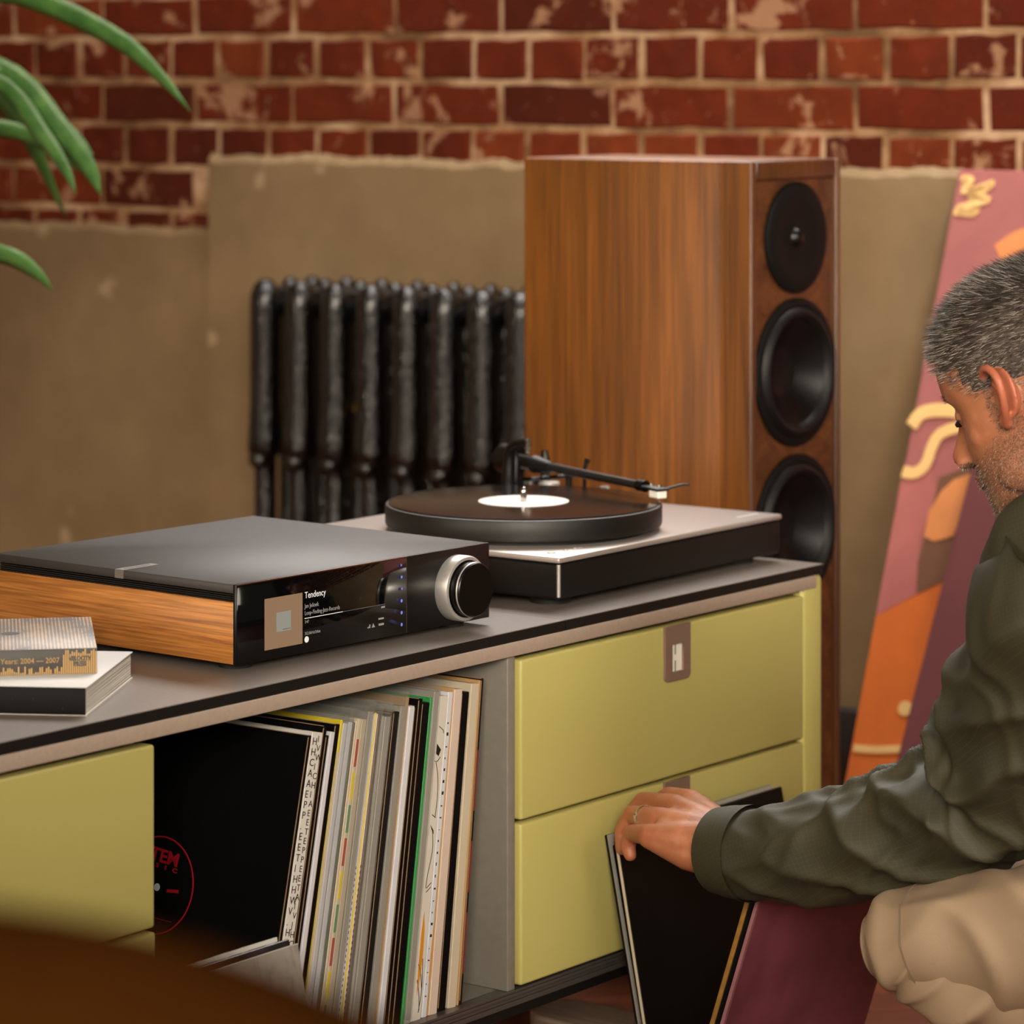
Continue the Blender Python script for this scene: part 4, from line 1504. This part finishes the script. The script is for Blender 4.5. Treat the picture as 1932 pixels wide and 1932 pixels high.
# head frame: forward, left, up
al, be = R(35), R(20)
Hh = -rt * math.cos(al) + fw * math.sin(al)
Fv = Hh * math.cos(be) + Vector((0, 0, -math.sin(be)))
Uv = Hh * math.sin(be) + Vector((0, 0, math.cos(be)))
Lv = Uv.cross(Fv)
hc = V(J['head'])
HM = Matrix(((Fv.x, Lv.x, Uv.x, hc.x), (Fv.y, Lv.y, Uv.y, hc.y), (Fv.z, Lv.z, Uv.z, hc.z), (0, 0, 0, 1)))

LEV = [(-.1085, .060, .020, .018), (-.104, .072, .008, .030), (-.095, .0795, -.008, .041), (-.083, .0815, -.024, .0495), (-.070, .0825, -.040, .0555), (-.055, .0850, -.056, .0605),
       (-.040, .0850, -.068, .0650), (-.025, .0845, -.078, .0680), (-.010, .0845, -.086, .0705), (.004, .0850, -.092, .0725), (.018, .0900, -.0965, .0745), (.028, .0935, -.099, .0755), (.045, .0930, -.101, .0765),
       (.065, .0890, -.100, .0750), (.083, .0800, -.095, .0705), (.100, .0655, -.085, .0625), (.113, .046, -.069, .050), (.122, .024, -.048, .034), (.1265, .0, -.022, .015)]


def head_ring(u, f, b, wdt, n=64):
    out = []
    mid = (f + b) / 2 + .012
    for i in range(n):
        a = 2 * PI * i / n
        ca, sa = math.cos(a), math.sin(a)
        e = 2.25 if ca > 0 else 2.15
        if u < -.03 and ca > 0:
            e = 1.95
        r = (abs(ca) ** e + abs(sa) ** e) ** (-1 / e)
        x = mid + (f - mid if ca > 0 else mid - b) * ca * r
        if ca > 0:      # eye sockets
            x -= .0085 * math.exp(-((u - .004) / .012) ** 2) * math.exp(-((abs(wdt * sa * r) - .033) / .016) ** 2)
        out.append(Vector((x, wdt * sa * r, u)))
    return out


def head_shell(bm, grow=0.0):
    rings = []
    for u, f, b, wdt in LEV:
        rings.append([bm.verts.new(HM @ p) for p in head_ring(u, f + grow, b - grow, wdt + grow)])
    for a, b in zip(rings, rings[1:]):
        for i in range(64):
            bm.faces.new((a[i], a[(i + 1) % 64], b[(i + 1) % 64], b[i]))
    bm.faces.new(rings[0][::-1])
    bm.faces.new(rings[-1])


bm = bmesh.new()
head_shell(bm)
# nose: loft from bridge to tip and base
nose = [(.020, .0885, .0070), (.008, .0925, .0075), (-.006, .0985, .0085), (-.018, .1065, .0105), (-.027, .1125, .0130), (-.034, .1120, .0155), (-.040, .1040, .0165), (-.044, .0930, .0120)]
rings = []
for u, f, hw in nose:
    rings.append([bm.verts.new(HM @ Vector((.070 + (f - .070) * max(0, math.cos(a)) ** .75, hw * 1.35 * math.sin(a) * (1 if abs(math.sin(a)) < .9 else 1), u))) for a in [-PI / 2 + PI * i / 12 for i in range(13)]])
for a, b in zip(rings, rings[1:]):
    for i in range(12):
        bm.faces.new((a[i], b[i], b[i + 1], a[i + 1]))
    bm.faces.new((a[12], b[12], b[0], a[0]))
bm.faces.new(rings[0])
bm.faces.new(rings[-1][::-1])
for s in (-1, 1):
    ell(bm, (.094, .0135 * s, -.0365), (.0105, .0062, .0075), HM)              # nostril wing
    ell(bm, (.0705, .029 * s, .0225), (.0125, .024, .0075), HM)               # brow ridge
    ell(bm, (.0650, .033 * s, .0035), (.0145, .0150, .0115), HM)              # closed-down upper lid over the eye
    ell(bm, (.0440, .044 * s, -.019), (.0220, .0200, .0200), HM)              # cheekbone
    ell(bm, (.0080, .056 * s, -.062), (.036, .0105, .022), HM)                # jaw angle
ell(bm, (.0830, 0, -.0540), (.0090, .024, .0052), HM)
ell(bm, (.0835, 0, -.0625), (.0085, .021, .0055), HM)
ell(bm, (.0730, 0, -.0920), (.0130, .021, .0130), HM)
# ears
for s in (-1, 1):
    EM = HM @ Matrix.Translation((.004, .0720 * s, .006)) @ Matrix.Rotation(R(-34) * s, 4, 'Z') @ Matrix.Rotation(R(-14), 4, 'Y') @ Matrix.Diagonal((1.28, 1.1, .88, 1))
    rim = [(.010, -.002, -.004), (.013, .004, .010), (.012, .009, .023), (.003, .013, .0325), (-.010, .0155, .0330), (-.0195, .0165, .0240), (-.0215, .0160, .010), (-.0190, .0145, -.005), (-.0130, .0115, -.018), (-.0050, .0075, -.0285), (.0015, .004, -.0300)]
    c_ = spline([EM @ Vector((x, y * s, z)) for x, y, z in rim], 34)
    add_tube(bm, c_, [.0034 + .0008 * math.sin(i / 33 * PI) for i in range(34)], 10)
    anti = [(.0000, .0095, .0180), (-.0060, .0105, .012), (-.0085, .0105, .002), (-.0060, .0095, -.009), (-.0010, .0080, -.0165)]
    add_tube(bm, spline([EM @ Vector((x, y * s, z)) for x, y, z in anti], 16), .0022, 8)
    ell(bm, (-.0055, .0035 * s, .004), (.0170, .0042, .029), EM)
    ell(bm, (-.002, .0050 * s, -.0260), (.0080, .0045, .0090), EM)
    ell(bm, (.0085, .0060 * s, -.0050), (.0045, .0040, .0065), EM)
    ell(bm, (-.0085, .0000 * s, .000), (.0110, .0060, .020), EM)
# neck, shoulders, chest
nb_ = V(J['neckbase'])
nt_ = HM @ Vector((-.030, 0, -.050))
chain(bm, [nt_, nt_.lerp(nb_, .5), nb_], [.056, .055, .062])
chain(bm, [nb_, V(J['chest']), V(J['waist']), V(J['hipc'])], [.058, .095, .095, .095])
for s in ('', 'R'):
    sh, eb, wr = (V(J[k + s]) for k in ('shoulder', 'elbow', 'wrist'))
    chain(bm, [nb_.lerp(sh, .25), sh, sh.lerp(eb, .5), eb, eb.lerp(wr, .35), wr], [.048, .036, .034, .032, .030, .0250])
# left hand: palm and five fingers closing over the edge of the sleeve
wr = V(J['wrist'])
pal = bmesh.new()
for k, r0, r1 in (('index', .0215, .0125), ('middle', .0220, .0128), ('ring', .0215, .0120), ('pinky', .0205, .0110)):
    chain(bm, [wr, wr.lerp(V(J[k][0]), .55), V(J[k][0])], [.0240, r0 * .90, r1])
for a_, b_ in (('index', 'middle'), ('middle', 'ring'), ('ring', 'pinky')):
    m_ = V(J[a_][0]).lerp(V(J[b_][0]), .5).lerp(wr, .14)
    chain(bm, [wr, m_], [.022, .0112])
for k, rr_ in (('index', (.0125, .0104, .0090, .0076)), ('middle', (.0128, .0106, .0092, .0078)), ('ring', (.0120, .0102, .0088, .0076)), ('pinky', (.0110, .0090, .0080, .0068))):
    chain(bm, [V(p) for p in J[k]], rr_)
pk_ = V(J['pinky'][0])
chain(bm, [wr + Vector((0, 0, -.004)), wr + Vector((-.010, .0, -.014)), wr.lerp(pk_, .5) + Vector((0, 0, -.013)), pk_ + Vector((0, 0, -.003))], (.0250, .0235, .0185, .0110))
chain(bm, [wr.lerp(V(J['thumb'][0]), .4)] + [V(p) for p in J['thumb']], (.0190, .0150, .0115, .0092))
# right hand, relaxed on the far records
wq = V(J['wristR'])
dirq = (wq - V(J['elbowR'])).normalized()
sdq = dirq.cross(Vector((0, 0, 1))).normalized()
for q in (-1.5, -.5, .5, 1.5):
    base = wq + dirq * .085 + sdq * q * .019
    chain(bm, [wq, wq + dirq * .045 + sdq * q * .015, base], [.024, .017, .011])
    chain(bm, [base, base + dirq * .036 + Vector((0, 0, -.008)), base + dirq * .052 + Vector((0, 0, -.028)), base + dirq * .055 + Vector((0, 0, -.046))], [.011, .0095, .0085, .007])
chain(bm, [wq + dirq * .02, wq + dirq * .05 - sdq * .038, wq + dirq * .085 - sdq * .045], [.018, .012, .009])
pal.free()
me = remeshed(bm, .0020, 5)
body = link('body', me, skin.m, per, True)
# painted tones: stubble on the jaw, redder ears and knuckles
ca_ = me.color_attributes.new('tone', 'FLOAT_COLOR', 'POINT')
HMi = HM.inverted()
kn_ = [V(J[k][i]) for k in ('index', 'middle', 'ring', 'pinky') for i in (0, 1, 2)]
for i, v in enumerate(me.vertices):
    p = HMi @ v.co
    sr = gr_ = 0.0
    if p.length < .2:
        f, l, u = p
        if u < -.012 and f > -.035 and u > -.125:
            # beard area: below a line from the sideburn to the mouth corner
            line = -.012 - .42 * max(0, f - .005)
            sr = max(0, min(1, (line - u) / .020 + .15)) * (1 if f > -.02 else max(0, 1 - (-.02 - f) / .015))
            sr *= .75
            if f > .075 and -.052 < u < -.038 and abs(l) < .03:
                sr = .95
            if f > .078 and u > -.036:
                sr = 0
        if abs(l) > .060 and -.035 < f < .025 and u > -.03:
            if .0 < f < .03 and u < .05 and u > -.03:
                sr = max(sr, .5)        # sideburn
        if abs(l) > .076 and -.04 < f < .02:
            gr_ = .8
            sr = 0
        if f > .10:
            gr_ = .6
    else:
        d_ = min((v.co - q).length for q in kn_)
        if d_ < .02:
            gr_ = .75 * (1 - d_ / .02)
    ca_.data[i].color = (sr, gr_, 0, 1)
r0_, r1_ = V(J['ring'][0]), V(J['ring'][1])
dr_ = (r1_ - r0_).normalized()
lathe('finger_ring', [(.0114, -.002), (.0122, -.002), (.0122, .002), (.0114, .002), (.0114, -.002)], M['chrome'], body, 40, Matrix.Translation(r0_.lerp(r1_, .55)) @ dr_.to_track_quat('Z', 'Y').to_matrix().to_4x4())
lash = plain('dark_lashes', '120c0a', .6)
for s in (-1, 1):
    q = [HM @ Vector(p) for p in ((.0780, .020 * s, .0000), (.0800, .029 * s, -.0030), (.0775, .040 * s, -.0030), (.0705, .0480 * s, .0000))]
    tube('eyelashes', spline(q, 10), [.0010, .0016, .0020, .0022, .0022, .0022, .0021, .0019, .0016, .0010], lash, body, 6)
hb = bmesh.new()
rh = random.Random(11)


def strands(bm, pts, ln, wd, jit=.35):
    for p, nrm, tan, mi in pts:
        d = (nrm + tan + Vector((rh.uniform(-jit, jit), rh.uniform(-jit, jit), rh.uniform(-jit, jit)))).normalized()
        sd = d.cross(Vector((rh.uniform(-1, 1), rh.uniform(-1, 1), rh.uniform(-1, 1)))).normalized() * wd
        L_ = ln * rh.uniform(.6, 1.25)
        a = bm.verts.new(p - nrm * .001 + sd)
        b = bm.verts.new(p - nrm * .001 - sd)
        e = bm.verts.new(p + d * L_)
        f = bm.faces.new((a, b, e))
        f.material_index = mi


# eyebrows and moustache/chin stubble as short hairs
pts = []
for s in (-1, 1):
    for i in range(130):
        u = rh.random()
        p = HM @ Vector((.0862 - .013 * u ** 2 + .001, (.014 + .036 * u) * s, .0215 + .004 * math.sin(u * PI) + rh.uniform(-.003, .003)))
        pts.append((p, Fv, Lv * s * 1.6, 0))
strands(hb, pts, .006, .00022)
hm_ = [plain('hair_dark', '15110e', .5), plain('hair_mid', '40382f', .45), plain('hair_grey', '9c9288', .4)]
mesh_obj('eyebrows', hb, hm_[:1], body)

# cropped hair: scalp cap with thousands of short strands
hb = bmesh.new()


def hairline(f, l, u):
    """density of hair at a point of the head, 0..1"""
    if u > .118:
        return 1.0
    al_ = abs(l)
    # front hairline, receding at the temples
    fl_ = .070 - .030 * max(0, (al_ - .030)) / .03
    if f > 0:
        lo = .058 + .004 * (1 - al_ / .05)
        if al_ > .045:
            lo = .010 + .75 * max(0, f - .030)
        d = (u - lo) / .006
    else:
        lo = .002 if f > -.03 else -.045
        d = (u - lo) / .012
    d = max(0.0, min(1.0, d))
    if d < .4 and al_ > .055 and -.015 < f < .026 and -.02 < u < .05:
        d = .38        # sideburn fading into the beard
    return d


cap = bmesh.new()
head_shell(cap, .0016)
cap.normal_update()
bmesh.ops.triangulate(cap, faces=cap.faces[:])
tris = []
area_ = []
for f in cap.faces:
    a, b, c_ = (v.co.copy() for v in f.verts)
    tris.append((a, b, c_, f.normal.copy()))
    area_.append(f.calc_area())
cap.free()
if sum((t_[3].dot((t_[0] - hc)) for t_ in tris)) < 0:
    tris = [(a, b, c_, -n) for a, b, c_, n in tris]
pts = []
choice = rh.choices(range(len(tris)), weights=area_, k=52000)
for ti in choice:
    a, b, c_, n = tris[ti]
    r1, r2 = rh.random(), rh.random()
    if r1 + r2 > 1:
        r1, r2 = 1 - r1, 1 - r2
    p = a + (b - a) * r1 + (c_ - a) * r2
    q = HMi @ p
    dn = hairline(*q)
    if dn <= 0 or rh.random() > dn:
        continue
    side_ = 1 - max(0, min(1, (q.z - .03) / .06))
    r = rh.random()
    grey = .14 + .42 * side_ + .25 * noise.noise(q * 40)
    mi = 2 if r < grey else (1 if r < grey + .35 else 0)
    flow = (HM.to_3x3() @ Vector((.9, q.y * 6, -.25 + .2 * (q.z > .1)))) * (.9 if q.z > .05 else .5)
    ln = (.0030 if q.z < .012 else .0055) + .0085 * max(0, min(1, (q.z - .035) / .055))
    pts.append((p, n * .75, flow, mi, ln))
for p, n, fl_, mi, ln in pts:
    strands(hb, [(p, n, fl_, mi)], ln, .00026, .30)
hair = mesh_obj('hair', hb, hm_, per)
# close shaven skin under the hair, dark brown all over
cp = bmesh.new()
head_shell(cp, .0008)
for v in list(cp.verts):
    q = HMi @ v.co
    if hairline(*q) < .45:
        cp.verts.remove(v)
mesh_obj('scalp', cp, plain('dark_scalp', '3a2e27', .7, vary=.2, vscale=200), per, True)

# ---- beard stubble strands on the jaw
sb_ = bmesh.new()
pts = []
for p_ in me.polygons:
    cc_ = p_.center
    q = HMi @ cc_
    if q.length < .16:
        tcol = ca_.data[p_.vertices[0]].color[0]
        if tcol > .2 and rh.random() < tcol:
            pts.append((Vector(cc_), Vector(p_.normal) * .8, HM.to_3x3() @ Vector((.2, 0, -.8)), rh.choice((0, 0, 1, 1, 2, 2))))
strands(sb_, pts, .0034, .00024)
mesh_obj('beard_stubble', sb_, hm_, body)

# ---- clothing
olive = fabric_mat('olive_ripstop', '2f2c16', '23200f', .7, True, 900, .1, .0)
beige = fabric_mat('beige_cotton', '927d66', '826c54', .85, False, 900, .25, .0)


def ridge(x):
    return 1 - abs(2 * (x - math.floor(x + .5)))


def cloth_tube(bm, path, rad, n=150, seg=96, fold=None, squash=None, capend=False):
    c = spline(path, n)
    m = len(rad) - 1
    prev = None
    rings = []
    for i, p in enumerate(c):
        u = i / (n - 1)
        k = min(int(u * m), m - 1)
        tt_ = u * m - k
        s_ = tt_ * tt_ * (3 - 2 * tt_)
        r = rad[k] * (1 - s_) + rad[k + 1] * s_
        tg_ = (c[min(i + 1, n - 1)] - c[max(i - 1, 0)]).normalized()
        if prev is None:
            nn = Vector((0, 0, 1)) - tg_ * tg_.z
            nn.normalize()
        else:
            nn = prev - tg_ * prev.dot(tg_)
            nn.normalize()
        prev = nn
        bb = tg_.cross(nn)
        ring = []
        for j in range(seg):
            a = 2 * PI * j / seg
            dirv = nn * math.cos(a) + bb * math.sin(a)
            rr_ = r + (fold(u, a, p) * min(1, r / .055) ** 2 if fold else 0)
            ring.append(bm.verts.new(p + dirv * rr_))
        rings.append(ring)
    for a, b in zip(rings, rings[1:]):
        for j in range(seg):
            bm.faces.new((a[j], a[(j + 1) % seg], b[(j + 1) % seg], b[j]))
    return rings


def fold_sleeve(u, a, p):
    # long diagonal tension folds, deepest in the bend of the elbow
    e = math.exp(-((u - .58) / .22) ** 2)
    x1 = u * 7.0 + .85 * math.sin(a + .6) + .8 * noise.noise(Vector((u * 5, math.cos(a), math.sin(a))))
    x2 = u * 11.0 - 1.1 * math.cos(a - .4) + 1.2 * noise.noise(Vector((u * 7, math.cos(a) * 1.3, math.sin(a) * 1.3 + 4)))
    r1 = ridge(x1) ** 2.2
    r2 = ridge(x2) ** 2.6
    inner = .35 + .65 * max(0, math.cos(a - .3))
    d = (.008 + .026 * e * inner) * (r1 - .35) + (.004 + .004 * e) * (r2 - .3)
    d += .004 * noise.noise(p * 22)
    if u < .05:
        d *= .25
    elif u < .14:
        d *= .25 + .75 * (u - .05) / .09
    return d


jk = bmesh.new()
SP = [(-1.8989, 2.8478, 0.3215), (-1.8559, 2.841, 0.3255), (-1.8035, 2.8368, 0.3339), (-1.7409, 2.8341, 0.3503), (-1.6792, 2.8307, 0.3706), (-1.6252, 2.8278, 0.3935), (-1.5822, 2.8227, 0.4221), (-1.5497, 2.8097, 0.4581), (-1.5234, 2.7921, 0.5034), (-1.4948, 2.7698, 0.5586), (-1.4642, 2.7428, 0.6182), (-1.4433, 2.7436, 0.657)]
rg_ = cloth_tube(jk, [V(p) for p in SP], [.0410, .0450, .0490, .0540, .0590, .0630, .0680, .0720, .0740, .0740, .0760, .0700], 190, 112, fold_sleeve)
# turned-in cuff
inn = [jk.verts.new(v.co.lerp(V(SP[0]), .10) + (V(SP[1]) - V(SP[0])).normalized() * .012) for v in rg_[0]]
for j in range(112):
    jk.faces.new((rg_[0][j], inn[j], inn[(j + 1) % 112], rg_[0][(j + 1) % 112]))


def fold_body(u, a, p):
    return .010 * (ridge(u * 6 + .6 * math.sin(a * 2) + noise.noise(p * 6)) ** 2 - .3) + .006 * noise.noise(p * 14)


SR = [V(J['wristR']), V(J['wristR']).lerp(V(J['elbowR']), .5), V(J['elbowR']), V(J['elbowR']).lerp(V(J['shoulderR']), .5), V(J['shoulderR'])]
cloth_tube(jk, SR, [.042, .055, .066, .070, .068], 80, 48, fold_body)
tor = [V(J['neckbase']) + Vector((0, 0, .02)), V(J['neckbase']).lerp(V(J['chest']), .45), V(J['chest']), V(J['waist']), V(J['hipc']) + Vector((.02, 0, -.03))]
cloth_tube(jk, tor, [.075, .125, .150, .155, .160], 90, 72, fold_body)
for s in ('', 'R'):      # shoulder yokes
    a_, b_ = V(J['neckbase']), V(J['shoulder' + s])
    cloth_tube(jk, [a_, a_.lerp(b_, .5), b_, b_ + (b_ - a_).normalized() * .05], [.080, .088, .085, .010], 40, 56, fold_body)
# stand-up collar
cb = V(J['neckbase']) + Vector((.0, .0, -.008))
axis = (HM @ Vector((-.030, 0, -.050)) - cb).normalized()
e1 = axis.cross(Vector((0, 1, 0))).normalized()
e2 = axis.cross(e1)
rings = []
for hgt, r_ in ((-.01, .086), (.02, .080), (.05, .077), (.058, .080), (.050, .083), (.02, .087), (-.01, .092)):
    rings.append([jk.verts.new(cb + axis * (hgt + .006 * math.sin(3 * a)) + (e1 * math.cos(a) + e2 * math.sin(a)) * r_) for a in [2 * PI * i / 64 for i in range(64)]])
for a, b in zip(rings, rings[1:]):
    for j in range(64):
        jk.faces.new((a[j], a[(j + 1) % 64], b[(j + 1) % 64], b[j]))
bmesh.ops.recalc_face_normals(jk, faces=jk.faces[:])
jacket = mesh_obj('jacket', jk, olive, per, True)
sm_ = jacket.modifiers.new('soften', 'SMOOTH')
sm_.factor = .5
sm_.iterations = 6
# cuff band and its stitched strap
cu_ = bmesh.new()


def flat_fold(u, a, p):
    return .0016 + .0012 * noise.noise(p * 60)


cloth_tube(cu_, [V(SP[0]), V(SP[0]).lerp(V(SP[1]), .5), V(SP[1])], [.0420, .0445, .0465], 14, 96, flat_fold)
mesh_obj('cuff', cu_, olive, jacket, True)


def fold_leg(u, a, p):
    e = math.exp(-((u - .46) / .20) ** 2)
    x1 = a / (2 * PI) * 3 + u * 4.2 + .9 * noise.noise(p * 7)
    x2 = u * 7 - .9 * math.sin(a + .5) + 1.2 * noise.noise(p * 8 + Vector((3, 1, 0)))
    return (.005 + .009 * e) * (ridge(x1) ** 2.4 - .3) + (.003 + .009 * e) * (ridge(x2) ** 3 - .25) + .003 * noise.noise(p * 24)


tr_ = bmesh.new()
for s in ('L', 'R'):
    hp, kn2, an = V(J['hip' + s]), V(J['knee' + s]), V(J['ankle' + s])
    fwd_ = (kn2 - hp.lerp(an, .5)).normalized()
    dth = (kn2 - hp).normalized()
    dsh = (an - kn2).normalized()
    th_ = cloth_tube(tr_, [hp - dth * .10, hp - dth * .05, hp, hp.lerp(kn2, .5) + Vector((0, 0, -.006)), kn2.lerp(hp, .15), kn2 + dth * .022, kn2 + dth * .046, kn2 + dth * .055],
                     [.010, .080, .094, .078, .056, .047, .030, .006], 120, 88, fold_leg)
    cloth_tube(tr_, [kn2 - dsh * .030 + Vector((0, 0, -.012)), kn2 - dsh * .018 + Vector((0, 0, -.012)), kn2 + Vector((0, 0, -.014)), kn2.lerp(an, .22) + Vector((0, 0, -.018)), kn2.lerp(an, .5) + Vector((0, 0, -.012)), an],
               [.006, .030, .044, .052, .058, .052], 120, 88, fold_leg)
    if s == 'L':
        seam_rings = [[v.co.copy() for v in th_[k]] for k in (100, 78)]
cloth_tube(tr_, [V(J['hipL']) + Vector((.02, -.06, 0)), V(J['hipc']), V(J['hipR']) + Vector((.02, .06, 0))], [.085, .160, .085], 40, 56, fold_body)
bmesh.ops.recalc_face_normals(tr_, faces=tr_.faces[:])
trousers = mesh_obj('trousers', tr_, beige, per, True)
sm_ = trousers.modifiers.new('soften', 'SMOOTH')
sm_.factor = .5
sm_.iterations = 6
for rg2 in seam_rings:
    cen = sum(rg2, Vector()) / len(rg2)
    q = [c2 + (c2 - cen).normalized() * .0004 for c2 in rg2]
    tube('seam', q + q[:1], .0009, fabric_mat('seam_thread', '6e5c46', '5e4c38'), trousers, 6)
for s in ('L', 'R'):
    an, to = V(J['ankle' + s]), V(J['toe' + s])
    sh_ = bmesh.new()
    chain(sh_, [an + Vector((.03, 0, -.02)), an.lerp(to, .45) + Vector((.012, 0, 0)), to + Vector((.01, 0, .010)), to + Vector((-.05, 0, .008))], [.038, .042, .040, .034])
    ms_ = remeshed(sh_, .006, 2)
    so_ = link('shoe', ms_, plain('brown_shoe_leather', '2c1d14', .5), per, True)
